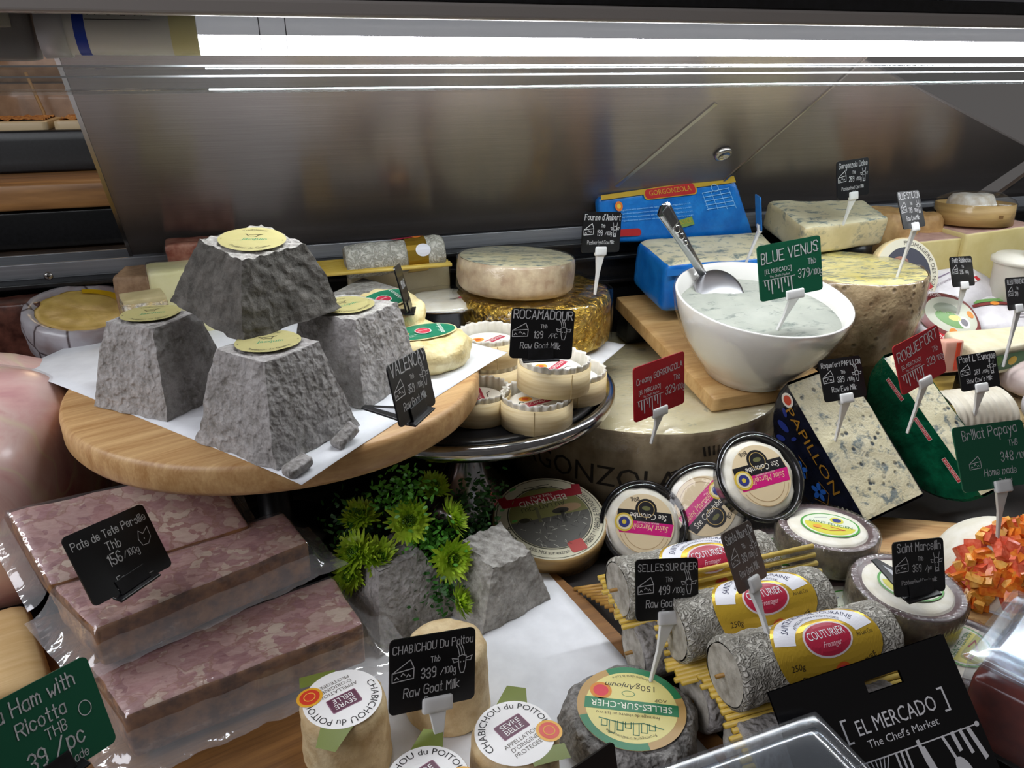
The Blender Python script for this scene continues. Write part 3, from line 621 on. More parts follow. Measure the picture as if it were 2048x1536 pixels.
rind_p = mat('pinkish_rind', '#b59a7e', '#d9c7a6', .7, rough=.5, bump=.5, bsc=1.3)
o = thing('fourme_cheese', 'round blue-veined cheese half lying on the gold wheel', 'cheese', (GW.x - 2.2, GW.y - .2, GW.z + H + .25), (-2, 3, 0))
R = 6.4; H = 3.5
G().lathe([(.01, 0), (R - .6, 0), (R - .1, .5), (R, 1.2), (R, 2.6), (R - .1, 3.3), (R - .25, H)], 80, crk(R, H, 41, .1)).obj('rind', rind_p, o)
G().lathe([(R - .25, H)] + [(R - .3 - (R - .31) * i / 6, H + .02) for i in range(7)], 80).obj('cut_face', blue_a, o)
G().lathe([(R + .1, .2), (R + .12, H - .2), (R - .1, H + .1), (.01, H + .14)], 64, crk(R, H, 44, .06)).obj('cling_film', cling, o)
# ================================================================== big gorgonzola wheel, board, bowl
WC = (39.3, 71.6)
o = thing('gorgonzola_round', 'large wide creamy blue cheese wheel with stamped brown rind', 'cheese', (WC[0], WC[1], 0))
R = 15.1; H = 9.4
brown_rind = mat('brown_rind', '#7b6a50', '#a8977a', .35, rough=.55, bump=.25, bsc=2, st=(1, 1, .8))
G().lathe([(.01, 0), (R - .4, 0), (R, .4), (R, H - .4), (R - .15, H - .1)], 120, crk(R, H, 51, .07)).obj('rind', brown_rind, o)
G().lathe([(R - .15, H - .1), (R - .4, H)] + [(R - .5 - (R - .51) * i / 6, H) for i in range(7)], 120).obj('cut_face', veined('creamy_paste', '#d6cba0', '#e4dbba', '#8d9484', .5, (1, 1.5, 1), (.6, .72)), o)
G().lathe([(R + .12, H - 2.2), (R + .15, H - .3), (R - .1, H + .12), (R * .5, H + .16), (.01, H + .16)], 96, crk(R, H, 55, .05)).obj('cling_film', film('cling_film_top', .03, .12, bump=.6, bsc=.9, st=(.35, 1.4, 1)), o)
A = Art(); ink = flat('#2c251c', .7)
A.text('GORGONZOLA', -6.6, 0, 2.2, ink, 0, sx=.98); A.text('Gorg', 5.6, .2, 1.9, ink, 0, shear=.4)
for q in range(5): A.line([(6.8 + q * .5, 3.6), (6.6 + q * .55, 4.4)], .25, ink, 0)
A.line([(3.6, 2.0), (5.0, 2.5), (7.0, 2.0)], .2, ink, 0)
A.build('stamp', o, fn=lambda x, y, h: ((R + .04 + h) * sin((x - 7.6) / R), -(R + .04 + h) * cos((x - 7.6) / R), 3.3 + y), maxe=.8)
# sloping wooden board on the wheel
bs = Vector((0, 20.5, 3.8)).normalized(); B0 = Vector((41.0, 59.6, 11.15))
o = thing('bowl_board', 'sloping rectangular wooden board under the white bowl and blue packs', 'serving board', M4=frame(B0 + Vector((7, 0, 0)) + bs * 11.5, (1, 0, 0), Vector((1, 0, 0)).cross(bs)))
rbox(7, 11.5, .8, .15, 6).obj('board', wood_b, o, loc=(0, 0, -.8))
o = thing('board_riser', 'dark riser block behind the wheel lifting the sloping board', 'riser', (48, 82.2, 9.65)); rbox(6, 1.6, 2.0, .15, 4).obj('block', black_pl, o, loc=(0, 0, 2.0))
# bowl of whipped blue cheese
china = mat('white_china', '#e4e2dc', rough=.15, Coat_Weight=.3)
BW = Vector((47.0, 63.4, 12.1))
o = thing('white_bowl', 'white china bowl wrapped in cling film, full of blue cheese cream', 'bowl', BW, (9.5, 0, 0))
G().lathe([(.001, 0), (4.0, 0), (4.3, -.1), (4.3, .35), (5.2, 1.2), (7.0, 3.8), (8.1, 6.4), (8.65, 8.35), (8.6, 8.5), (8.4, 8.45), (7.8, 6.4), (6.6, 3.8), (4, 1.1), (.001, .9)], 96).obj('bowl', china, o)
def cr(u, v): a = 2 * pi * u; r = 8.2 * v; x, y = r * cos(a), r * sin(a); return (x, y, 6.75 + .35 * fz(x, y, 0, .28, 61) * (1 - v ** 4) + .5 * max(0, (1 - ((x + 1) ** 2 + (y - 2) ** 2) / 14)))
G().grid(cr, 72, 16).obj('cream', veined('venus_cream', '#9a9e94', '#a8aba0', '#66706a', .5, (1, 2.4, 1), (.56, .68), rough=.5), o)
G().lathe([(4.6, .3), (5.5, 1.3), (7.25, 3.8), (8.4, 6.4), (8.82, 8.2), (8.75, 8.6)], 80, crk(8, 8, 66, .1)).obj('cling_film', cling, o)
# spoon
S0 = at(1450, 592, z=19.4); S1 = at(1408, 552, z=20.9); S2 = at(1322, 410, y=67.5)
o = thing('serving_spoon', 'steel serving spoon with dotted handle stuck in the bowl', 'spoon', S1)
ax = (S2 - S1); Ls = ax.length; fr = frame((0, 0, 0), ax, Vector((-.2, -.9, .5)))
def spf(u, v): return (u, v, 0)
def hand_w(t): return .42 + .5 * t ** 1.5
def hg(u, v):
    t = u; wd = hand_w(t) * (1 if t < .95 else max(.1, sqrt(1 - ((t - .95) / .05) ** 2) if t < 1 else .1)); y = (2 * v - 1) * wd
    return (t * Ls, y, .16 * (1 - (2 * v - 1) ** 2) + .12)
sp = G().grid(hg, 24, 8); sp.grid(lambda u, v: tuple(Vector(hg(u, 1 - v)) - Vector((0, 0, .2))), 24, 8)
rm = fr.to_3x3()
spo = sp.obj('handle', chrome, o); spo.rotation_euler = rm.to_euler()
for q, (t, rx, ry) in enumerate(((.9, .0, 0), (.68, .42, .36), (.58, .36, .32), (.49, .3, .27))):
    if rx: b_ = G().lathe([(rx, 0), (rx * .9, .05), (rx * .5, .0), (.001, -.02)], 20).obj('dimple', mat('dimple', '#e8e8e8', rough=.1, metal=1), spo, loc=(t * Ls, 0, .26))
b_ = rbox(1.25, .52, .04, .03, 5).obj('panel', mat('panel', '#808083', rough=.3, metal=1), spo, loc=(.84 * Ls, 0, .27))
bl = S0 - S1; blf = frame((0, 0, 0), bl, Vector((-.25, -.6, .8))).to_3x3()
def blade(u, v):
    t = u; wd = 2.3 * sqrt(max(0, 1 - (2 * t - 1) ** 2)) * (1 - .12 * t) + .25 * (1 - t); y = (2 * v - 1) * wd
    return (-.3 + t * 5.6, y, .45 * (1 - (2 * v - 1) ** 2) * sin(pi * min(1, t + .1)) + .1)
bg = G().grid(blade, 20, 14).obj('scoop', mat('spoon_steel', '#a2a2a5', rough=.3, metal=1), o, solid=.1); bg.rotation_euler = blf.to_euler()

# blue packs
blue_w = mat('blue_wrap', '#0e63b8', '#1f7fd2', .4, rough=.28, bump=.35, bsc=.7, bd=.2)
TL, TR, BR_, BL = at(1331, 529, z=22.3), at(1566, 522, z=22.3), at(1545, 470, z=22.6), at(1266, 471, z=22.6)
BL.y = min(BL.y, 78.5); BL.x = 41.4; BR_.y = min(BR_.y, 77.5); BR_.x = 59
TL = Vector((42.7, 73.6, 21.3)); TR = Vector((57.4, 73.0, 21.3)); BR_ = Vector((60.6, 81.6, 22.3)); BL = Vector((43.4, 82.6, 22.3))
g, org = qblock(TL, TR, BR_, BL, 6.0, 12, .9, .12, .4, 71, mf=lambda ax, sg: 1 if ax == 2 and sg > 0 else 0)
o = thing('gorgonzola_block', 'cut blue cheese block in blue wrapper, veined top showing, behind bowl', 'cheese', org); g.obj('block', [blue_w, blue_b], o)
def facefn(P0, P1, P3):
    """art plane: origin P0 lower left, x toward P1, y toward P3 (world cm)"""
    x = (P1 - P0).normalized(); n = x.cross(P3 - P0).normalized(); y = n.cross(x)
    return lambda a, b, h: tuple(P0 + x * a + y * b + n * h)
def art_world(A, name, par, fn, **k):
    ob = A.build(name, par, fn=fn, **k); ob.matrix_parent_inverse = par.matrix_world.inverted(); return ob
bpy.context.view_layer.update()
yl, rd, gb = flat('#c9a63a', .35, .3), flat('#b3282a', .35), flat('#5b3a22', .5)
A = Art(); A.rect(7, 5.6, 14, .7, flat('#2a78c8', .3), 0); A.rect(8, 5.5, 8, .55, rd, 1, r=.2); A.rect(9.5, 4.5, 8.5, 1.4, gb, 1); A.rect(9.5, 5.1, 8.7, .25, yl, 2); A.rect(9.5, 3.8, 8.7, .25, yl, 2); A.rect(5.8, 3.6, 2.6, 2.6, flat('#d8d2b4', .5), 1); A.line([(2.8, 1.0), (3.4, 3.4)], .8, flat('#c2682c', .4), 1)
art_world(A, 'print', o, facefn(TL + Vector((0, -.12, -6.6)), TR + Vector((0, -.12, -6.6)), TL + Vector((0, -.12, 0))))
G().lathe([(1.8, 0)], 3)
P0, P1 = at(1203, 487, y=83.0), at(1512, 474, y=82.6); P3, P2 = at(1196, 392, y=84.0), at(1470, 352, y=83.2)
nn = (P1 - P0).cross(P3 - P0).normalized()
g, org = qblock(P0, P1, P2, P3, 1.6, 12, .7, .08, .4, 73)
o = thing('blue_pack', 'bright blue printed cheese pack leaning at the back', 'cheese pack', org); g.obj('pack', blue_w, o)
bpy.context.view_layer.update()
W = (P1 - P0).length; Hh = (P3 - P0).length
A = Art(); cy = flat('#8fc4e8', .4); og = flat('#e07a2a', .4)
A.rect(W * .5, Hh * .955, W * .97, .55, yl, 0)
A.rect(W * .5, Hh * .9, W * .36, 1.0, rd, 2, r=.45); A.rect(W * .5, Hh * .9, W * .38, 1.15, yl, 1, r=.5); A.text('GORGONZOLA', W * .5, Hh * .87, .5, yl, 3, fit=W * .3)
A.ell(W * .13, Hh * .74, .55, og, 1); A.ell(W * .13, Hh * .74, .27, flat('#e8c23c'), 2)
for q in range(4): A.text('Ingredienti latte pastorizzato sale caglio conservare in frigorifero a + 4 C', W * .38, Hh * (.64 - .07 * q), .16, cy, 1, fit=W * .48)
for q in range(5): A.line([(W * .72, Hh * (.8 - .07 * q)), (W * .92, Hh * (.83 - .07 * q))], .05, cy, 1)
for q in range(4): A.line([(W * (.72 + .065 * q), Hh * .8), (W * (.73 + .065 * q), Hh * .5)], .05, cy, 1)
A.ring(W * .82, Hh * .86, .5, .57, cy, 1, ky=.6); A.rect(W * .14, Hh * .2, W * .22, .8, rd, 1, r=.4); A.rect(W * .55, Hh * .32, 2.4, .8, flat('#7f9a4a', .4), 1, rot=8); A.text('DOLCE', W * .55, Hh * .3, .4, yl, 2, rot=8)
qn = (P1 - P0).cross(P3 - P0).normalized()
ff = lambda a, b, h: tuple((P0 * (1 - a / W) + P1 * (a / W)) * (1 - b / Hh) + (P3 * (1 - a / W) + P2 * (a / W)) * (b / Hh) + qn * h)
art_world(A, 'print', o, ff, lift=.22, maxe=2)
# dolce block on a hidden stack, stilton half
A4 = [Vector((60.3, 73.4, 24.2)), Vector((74.5, 75.8, 24.2)), Vector((77.5, 83.6, 24.9)), Vector((62.6, 84.2, 25.6))]
g, org = qblock(*A4, 3.6, 14, .6, .14, .35, 75, mf=lambda ax, sg: 0 if ax == 2 else 1)
o = thing('dolce_block', 'big cream blue-veined cheese chunk at the back holding a card', 'cheese', org); g.obj('chunk', [blue_b, veined('dolce_side', '#c9b98e', '#d8c9a0', '#8a8878', .5, (1, 1, 1.5), (.56, .66))], o)
o = thing('block_riser', 'dark riser box under the big cream blue cheese chunk', 'riser', (70, 81.2, 10.85)); rbox(5.5, 2.6, 4.7, .2, 4).obj('box', black_pl, o, loc=(0, 0, 4.7))
o = thing('stilton_cheese', 'half blue cheese cylinder with yellowish veined top and pitted brown rind', 'cheese', (63.7, 69.0, 10.9))
R = 7.95; H = 9.5
def pit(key):
    t = NT(key); v = t.voro(.9); h = t.ramp(v, [(.12, '#000000'), (.3, '#ffffff')]); c = t.ramp(t.noise(.5, 5), [(.3, '#7a6243'), (.7, '#b8a27c')]); t.bump(t.math('ADD', h, t.noise(2, 3)), .6, .2); return t.fin(t.mix(t.math('MULTIPLY', t.math('SUBTRACT', 1.0, h), .6), c, '#4c3a28'), .6)
pr = [(.01, 0), (R - 1.2, 0)] + [(R - 1.0 + 1.1 * sin(pi / 2 * i / 6), .2 + i * 1.2) for i in range(7)] + [(R, H - 1.5), (R - .05, H - .2), (R - .2, H)]
G().lathe(pr, 96, crk(R, H, 81, .16)).obj('rind', pit('pitted_rind'), o)
G().lathe([(R - .2, H)] + [(R - .25 - (R - .26) * i / 6, H + .03) for i in range(7)], 96, lambda t, r, z: (r * cos(t), r * sin(t), z)).obj('cut_face', blue_c, o)
G().lathe([(R - .3, 1), (R + .25, 5), (R + .2, H - .3), (R - .1, H + .12), (R * .6, H + .15)], 64, crk(R, H, 85, .14)).obj('cling_film', cling, o)
# tan cheeses and comte blocks at the far right
tanr = mat('tan_crust', '#a77f4f', '#c9a26b', .6, rough=.55, bump=.3, bsc=1.5)
for px, py, yy, r_, h_, lb in ((1768, 425, 82.0, 3.9, 4.6, 'low tan crusted cheese behind the card on the cream chunk'), (1815, 432, 82, 3.0, 4.2, 'small tan crusted cheese beside the black box, far right back')):
    p = at(px, py, y=yy); o = thing('tan_cheese', lb, 'cheese', (p.x + (.6 if px < 1800 else 2.5), yy, 18.0 if px < 1800 else 18.3), group='tan crusted cheeses at the back'); lumpy(o, r_, h_ + (1.2 if px < 1800 else .6), tanr, 90 + px % 7, .15)
comte_p = mat('comte_paste', '#cdbb7d', '#d9c98f', .3, rough=.45, bump=.05, bsc=3); comte_r = mat('comte_rind', '#a5827a', '#c3a091', .5, rough=.6, bump=.2, bsc=2)
def comte(label, a, b, th, depth, dx):
    g, org = qblock(a, b, b + Vector((dx, depth, .0)), a + Vector((dx, depth, 0)), th, 8, .2, .05, .4, int(a.x), mf=lambda ax, sg: 1 if ax == 2 and sg > 0 else 0)
    o = thing('comte_block', label, 'cheese', org, group='pale hard cheese blocks'); g.obj('block', [comte_p, comte_r], o); return o
ca, cb = at(1838, 483, y=75.5), at(1926, 475, y=75.5); cb.z = ca.z
comte('left pale hard cheese block with pinkish rind, behind the wrapped packs', ca, cb, 8.5, 6.5, .6)
cc, ce = at(1930, 470, y=74.8), at(2075, 447, y=74.8); ce.z = cc.z + .6
comte('right pale hard cheese block carrying the round wooden box', cc + Vector((.3, 0, .1)), ce, 9, 9, .8)
o = thing('round_wood_box', 'round wooden box with a small white-rinded cheese under clear film', 'cheese box', (cc.x + 6.2, 79.6, cc.z + .3), (-3, 2, 15))
G().lathe([(.001, 0), (4.8, 0), (4.8, 2.7), (4.65, 2.7), (4.65, .2), (.001, .2)], 64).obj('box', mat('box_wood', '#b08d56', '#c9a76d', .8, st=(.2, .2, 2), rough=.5), o)
lumpy(o, 2.9, 3.7, mat('bloom_rind', '#c9b9a2', '#e6e0d8', .9, rough=.6, bump=.5, bsc=1.5), 95, .12, 'cheese').location = (-.8 * U, .2 * U, .2 * U)
G().lathe([(4.9, .8), (4.95, 2.7), (4.5, 3.3), (2.8, 4.1), (.01, 4.2)], 48, crk(4, 3, 97, .08)).obj('cling_film', cling, o)
A = Art(); A.ring(0, 0, .45, .5, flat('#6b4c28'), 0, ky=.6); A.text('FROMAGE', 2.6, -.2, .4, flat('#6b4c28'), 0); A.rect(-2.4, 0, .7, .4, flat('#7d5a30'), 0)
A.build('print', o, fn=lambda x, y, h: ((4.82 + h) * sin(x / 4.8 + .1), -(4.82 + h) * cos(x / 4.8 + .1), 1.3 + y), maxe=.5)
o = thing('black_box', 'small black box in the gap beside the round wooden box', 'box', at(1862, 440, y=83) + Vector((0, 0, -3))); rbox(2.4, 1.3, 2.6, .15, 4).obj('box', black_pl, o, loc=(0, 0, 2.0))
# standing camembert lid between stilton and comte
p = at(1815, 545, y=70.5); o = thing('round_label_box', 'round cheese box standing on edge with dark picture label', 'cheese box', M4=frame(p, (1, -.12, 0), (.35, -.9, .42)))
G().lathe([(.001, -1.6), (4.1, -1.6), (4.3, -1.3), (4.3, -.2), (4.15, 0), (.001, 0)], 56).obj('box', chip, o)
A = Art(); A.ell(0, 0, 4.1, flat('#d8d2bd'), 0, n=48); A.ell(0, 0, 3.1, flat('#3a3b48'), 1, n=40); A.text('FROMAGERIE DES MONTS', 0, 0, .5, flat('#4c463c'), 2, arc=(3.35, 20)); A.ell(-.8, 1.2, 1.1, flat('#a8745c'), 2, ry=.8); A.ell(.3, .2, .9, flat('#4c5a8c'), 2, ry=.6); A.rect(1.0, -2.6, 4.5, .7, flat('#b0302c'), 3, rot=25); A.ell(.8, -.7, .8, flat('#7c7a6a'), 2)
A.build('label', o)
# wrapped white packs
wrap_w = mat('white_wrap', '#d4cfd2', '#e4e0e2', .5, rough=.4, bump=.35, bsc=.7, bd=.25)
def pillow(name, label, p, rot, h, art=None, seed=0, m=None, cat='cheese pack', ex=2.6):
    o = thing(name, label, cat, p, rot, 'white paper-wrapped cheeses')
    def f(x, y, z):
        k = 1 / max(1e-6, (abs(x) ** ex + abs(y) ** ex + abs(z) ** ex) ** (1 / ex)); v = Vector((x * h[0], y * h[1], z * h[2])) * k
        d = .09 * fz(v.x, v.y, v.z, .5, seed); return v * (1 + d / 1.5) + Vector((0, 0, h[2]))
    G().cube(16, f).obj('wrapped_pack', m or wrap_w, o)
    if art:
        def mp(a, b, hh):
            r = 1 - min(1, abs(a / h[0]) ** ex + abs(b / h[1]) ** ex); return (a, b, h[2] + h[2] * max(r, 0) ** (1 / ex) + .1 + hh)
        art.build('print', o, fn=mp, maxe=.5)
    return o
redw = flat('#cf2a34', .4); brn = flat('#7c2f2c', .4)
A = Art(); A.rect(1.9, .6, 1.9, 1.9, redw, 0, rot=8); A.rect(1.9, .6, .5, 1.9, flat('#f0ece8'), 1, rot=8); A.rect(1.9, .6, 1.9, .5, flat('#f0ece8'), 1, rot=8)
A.text('PETIT REBLOCHON DE SAVOIE AU LAIT', -2.6, .5, .3, flat('#6f5a70'), 0, rot=10, fit=4.6); A.line([(-4.8, 1.2), (-.5, 1.9)], .15, flat('#8a7a90'), 0)
pillow('wrapped_cheese', 'white paper-wrapped cheese with a red cross emblem, far right', at(1925, 578, y=70.5) + Vector((0, 2.2, -2.4)), (32, -4, 4), (6.0, 3.4, 1.9), A, 101)
A = Art(); grn = flat('#6c9a52', .45); A.ell(0, 0, 4.2, brn, 0, ry=3.4); A.ell(.1, .1, 3.5, flat('#c9cbb8', .5), 1, ry=2.6); A.ell(-.6, .9, 1.6, flat('#9aa28e'), 2, ry=.8); A.ell(-.4, -.6, 2.0, grn, 2, ry=1.0, rot=-20); A.ell(.2, -.4, .9, flat('#e6d27c'), 3, ry=.4); A.ell(1.3, -.9, .8, flat('#efe8e2'), 3); A.ell(1.3, -.9, .5, flat('#77737a'), 4); A.text('SAVOIE', -1.6, 2.6, .55, flat('#f0e6e0'), 3, rot=8, arc=None); A.ell(-.6, -2.4, .6, flat('#e08a2c'), 3); A.ell(2.7, .4, .5, flat('#e08a2c'), 3)
for q in range(7): A.line([(2.3 + q * .2, -2.9), (2.1 + q * .2, -1.9)], .09, flat('#5c5660'), 3)
A.rect(-2.2, -3.2, 2.6, 1.3, redw, 2, rot=-25); A.text('FERMIER', -2.2, -3.45, .7, flat('#f4f0ea'), 3, rot=-25, fit=2.3)
pillow('wrapped_cheese', 'white-wrapped round cheese with green and brown picture label', at(1884, 634, y=66.0) + Vector((0, .6, -1.6)), (40, 8, -8), (4.6, 4.0, 1.4), A, 102)
A = Art(); A.line([(-4.5, 1.2), (4.5, .4)], .5, brn, 0); A.line([(-4, 1.8), (4, 1.2)], .6, grn, 0); A.ell(-2.2, 1.0, .6, flat('#e08a2c'), 1, ry=.35); 
for q in range(3): A.line([(-.5, -.6 - q * .45), (2.2, -.5 - q * .45)], .1, flat('#8f8890'), 0)
pillow('wrapped_cheese', 'white-wrapped cheese half behind the rightmost small black card', at(2000, 628, y=68.0) + Vector((0, 0, -2.2)), (26, 3, -6), (5.4, 3.6, 1.9), A, 103)
tub_m = mat('white_tub', '#d6d2c4', '#dedacc', .4, rough=.35)
for k, (px, py, yy, z0, lb) in enumerate(((2015, 560, 69, 0, 'white ribbed plastic tub under another tub, far right edge'), (2095, 520, 66.5, 0, 'white plastic tub cut off by the right picture edge'))):
    p = at(px, py, y=yy); o = thing('plastic_tub', lb, 'tub', (p.x + 1, yy - .5, 10.9 if k == 0 else 10.9), group='white plastic tubs')
    hh = p.z - 10.9 + (3.2 if k == 0 else 1.5)
    G().lathe([(.001, 0), (2.6, 0), (3.0, hh - 1.0), (3.05, hh - .9)], 60, lambda t, r, z: ((r + .05 * sin(30 * t)) * cos(t), (r + .05 * sin(30 * t)) * sin(t), z)).obj('cup', tub_m, o)
    G().lathe([(3.05, hh - 1), (3.4, hh - .9), (3.4, hh - .4), (3.1, hh - .3), (2.9, hh), (.001, hh)], 48).obj('lid', tub_m, o)
# brie wedge with green band
a, b, c, d = at(1958, 706, z=13.6), at(2075, 683, z=13.6), at(2060, 650, z=13.9), at(1888, 662, z=13.9)
g, org = qblock(a, b, c, d, 3.0, 10, .4, .08, .5, 111)
o = thing('brie_wedge', 'pale soft cheese wedge with green and yellow side band', 'cheese', org); g.obj('wedge', mat('brie', '#d6cba8', '#e4dcc0', .5, rough=.5, bump=.2, bsc=1.5), o)
bpy.context.view_layer.update()
A = Art(); Wb = (b - a).length; A.rect(Wb / 2 + .2, 1.2, Wb - .6, 2.0, flat('#2e6b35', .4), 0); A.ell(3, 1.5, .8, flat('#5f8f3a'), 1, ry=.6); A.ell(5.5, 1.3, .7, flat('#d8b52c'), 1, ry=.5); A.ell(1.2, .9, .7, flat('#1d4a2a'), 1, ry=.5); A.rect(Wb / 2, .25, Wb - .6, .3, flat('#d8d6b0'), 1)
art_world(A, 'side_band', o, facefn(a + Vector((0, -.1, -2.9)), b + Vector((0, -.1, -2.9)), a + Vector((0, -.1, 0))), lift=.08)
o = thing('wedge_riser', 'dark riser under the pale cheese wedge at right', 'riser', (org.x, org.y, 0)); rbox(3.0, 1.5, org.z / 2 - .05, .2, 4).obj('block', black_pl, o, loc=(0, 0, org.z / 2 - .05))
# orange-striped pack, yellow block, papers
p = at(1892, 742, y=57); q_ = at(1892, 690, y=57.6)
o = thing('salmon_pack', 'salmon pink carton with orange stripe behind the red card', 'carton', p + Vector((.4, .6, -.3)), (-8, 6, 8)); rbox(1.5, .8, 1.7, .2, 6).obj('carton', flat('#d9a08c', .45), o, loc=(0, 0, 1.7)); G().box((.6, -.83, 1.7), (.7, .05, 3.0)).obj('stripe', flat('#d9441f', .4), o, smooth=False)
a, b, c, d = at(1862, 845, z=6.2), at(1925, 832, z=6.4), at(1985, 745, z=7.6), at(1850, 752, z=7.6)
g, org = qblock(a, b, c, d, 6, 10, .3, .05, .4, 115)
o = thing('yellow_block', 'smooth yellow cheese block between the red card and the milk card', 'cheese', org); g.obj('block', mat('yellow_paste', '#d0ad55', '#dcbd6c', .3, rough=.45), o)
o = thing('paper_wrapped_cheese', 'white ribbed paper-wrapped cheese under the cow-milk card', 'cheese pack', at(1938, 800, y=53.5) + Vector((0, 0, -2.6)), (16, 0, -6))
def rb(u, v): a = pi * v; return (-3.6 + 7.2 * u, -2.9 * cos(a), 3.6 * sin(a) ** .6 + .08 * sin(60 * u))
G().grid(rb, 90, 18).obj('wrapper', mat('cream_paper', '#cdc4b0', '#dcd5c4', .6, rough=.5), o)
p = at(2022, 815, z=7.2); o = thing('wooden_lid_box', 'round wooden box with burnt drawing on lid, right edge', 'cheese box', p + Vector((.6, 1.2, -2.6)), (14, -4, 0)); G().lathe([(.001, 0), (3.5, 0), (3.5, 2.4), (3.35, 2.6), (.001, 2.6)], 48).obj('box', chip, o)
A = Art(); bw = flat('#7d5a34'); A.ring(0, 0, 2.9, 3.05, bw, 0); A.ring(-.8, .3, .6, .75, bw, 0, ky=.6); A.line([(-2, -.8), (-.5, -.3), (1, -.9), (2.2, -.2)], .16, bw, 0); A.line([(0, 1.2), (1.4, 1.6), (2, .8)], .14, bw, 0); A.build('drawing', o, fn=lambda x, y, h: (x, y, h + 2.6))
o = thing('box_riser', 'dark riser under the round wooden lid box at right', 'riser', (p.x + .6, p.y + 1.4, 0)); rbox(2.4, 2.0, 2.1, .2, 4).obj('block', black_pl, o, loc=(0, 0, 2.1))
pillow('wrapped_cheese', 'crumpled white paper parcel at the right edge above the green card', at(2062, 800, z=9) + Vector((.6, -1.5, -3)), (30, 10, 20), (2.6, 3.6, 2.2), None, 120)
pillow('wrapped_cheese', 'pinkish white parcel behind the cow-milk card, right edge', at(2050, 752, y=56.5) + Vector((1.5, 0, -1.9)), (6, 0, 10), (4.5, 3, 1.8), None, 121, mat('pink_wrap', '#c9b3ae', '#dacac4', .5, rough=.5, bump=.3, bsc=.8))

# ================================================================== roquefort halves, cut faces tilted to the viewer
def roquefort(label, TL, TR, BR, BL, wrap, deco, name='roquefort_half'):
    u = ((BL - TL) + (BR - TR)) / 2; L = u.length; u.normalize(); w = ((TR - TL) + (BR - BL)) / 2; w = (w - u * w.dot(u)); Wd = w.length; w.normalize(); n = w.cross(-u)
    if n.z < 0: n = -n
    org = (TL + BL) / 2
    o = thing(name, label, 'cheese', M4=frame(org, w, n))
    # local: x across (w), z = n up, y = along -u (up the slope)
    r = L / 2; g = G(); N = 28
    def cap(x, flip):
        v = [(x, r * cos(pi * i / N), -r * .92 * sin(pi * i / N)) for i in range(N + 1)]; return v
    rings = [0, .25] + [Wd * k / 6 for k in range(1, 6)] + [Wd - .25, Wd]
    for ri, x in enumerate(rings):
        s = .96 if ri in (0, len(rings) - 1) else 1; g.v += [(x, r * s * cos(pi * i / N) + .06 * nz(x, i, 0, .7, 4), -r * .92 * s * sin(pi * i / N)) for i in range(N + 1)]
    for a_ in range(len(rings) - 1):
        for i in range(N): g.f.append([a_ * (N + 1) + i, a_ * (N + 1) + i + 1, (a_ + 1) * (N + 1) + i + 1, (a_ + 1) * (N + 1) + i]); g.m.append(0)
    g.f += [list(range(N + 1))[::-1], list(range((len(rings) - 1) * (N + 1), len(rings) * (N + 1)))]; g.m += [0, 0]
    g.obj('wrapper', wrap, o, smooth=False)
    def fc(a, b): x, y = Wd * a, r * .97 * (1 - 2 * b); ed = min(a, 1 - a, b, 1 - b); return (x, y, .04 + .1 * fz(x, y, 0, .8, 9) - .12 * max(0, 1 - ed * 25))
    G().grid(fc, 30, 40).obj('cut_face', roq_m, o)
    if deco: deco(o, r, Wd)
    return o
blk_f = mat('black_foil', '#0a0c14', '#14182a', .6, rough=.22, bump=.6, bsc=.8, bd=.25); grn_f = mat('green_foil', '#083f2a', '#0f5a3c', .5, rough=.2, bump=.8, bsc=.9, bd=.3)
def deco_pap(o, r, Wd):
    A = Art(); gl = flat('#b5822c', .35, .3); bl = flat('#2f6fd0', .4)
    A.text('PAPILLON', -.6, -2.0, 1.05, gl, 1, sx=1.3, fit=9.0)
    for fx, fy in ((3.0, -3.6), (.4, -4.4)):
        for k in range(5): A.ell(fx + .55 * cos(k * 1.256), fy + .55 * sin(k * 1.256), .4, bl, 1, ry=.26, rot=k * 72)
    for fx, fy, s in ((-4.0, -3.4, .8), (-3.2, -4.6, .6), (-5.0, -2.2, .5), (-2.4, -3.0, .4)): A.ell(fx, fy, s, flat('#26357e', .4), 1, ry=s * .5, rot=fx * 40)
    A.ring(-5.8, -.95, .0, .75, flat('#e4ddcf'), 1); A.ring(-5.8, -.95, .0, .5, flat('#c8452c'), 2)
    A.line([(2.2, -2.9), (3.6, -2.5), (4.4, -3.4), (3.4, -4.6)], .08, gl, 1); A.line([(-.8, -3.6), (.4, -3.4), (1.4, -4.2)], .08, gl, 1)
    # the left cap lies in the local y-z plane at x = 0
    A.build('print', o, fn=lambda x, y, h: (-.03 - h, -x, y))
def deco_soc(o, r, Wd):
    A = Art()
    for k in (-4.6, 0, 4.6): A.rect(k, -1.1, 2.6, .5, flat('#c8d8cc', .4), 0); A.rect(k, -1.1, 2.5, .4, flat('#c02a34', .35), 1); A.text('ROQUEFORT', k, -1.2, .22, flat('#f0ece4'), 2, fit=2.2)
    A.build('print', o, fn=lambda x, y, h: (-.03 - h, -x, y))
roquefort('half blue cheese wheel in black foil with gold lettering, mottled face up', Vector((46.2, 55.6, 13.6)), Vector((53.6, 56.2, 13.9)), Vector((56.3, 45.6, 3.9)), Vector((48.7, 45.8, 3.9)), blk_f, deco_pap)
roquefort('half blue cheese wheel in dark green foil with red bands', at(1765, 712, z=14.6), at(1765, 712, z=14.6) + Vector((3.7, .2, .1)), at(1965, 995, z=4.6) + Vector((3.7, .2, .1)), at(1965, 995, z=4.6), grn_f, deco_soc)
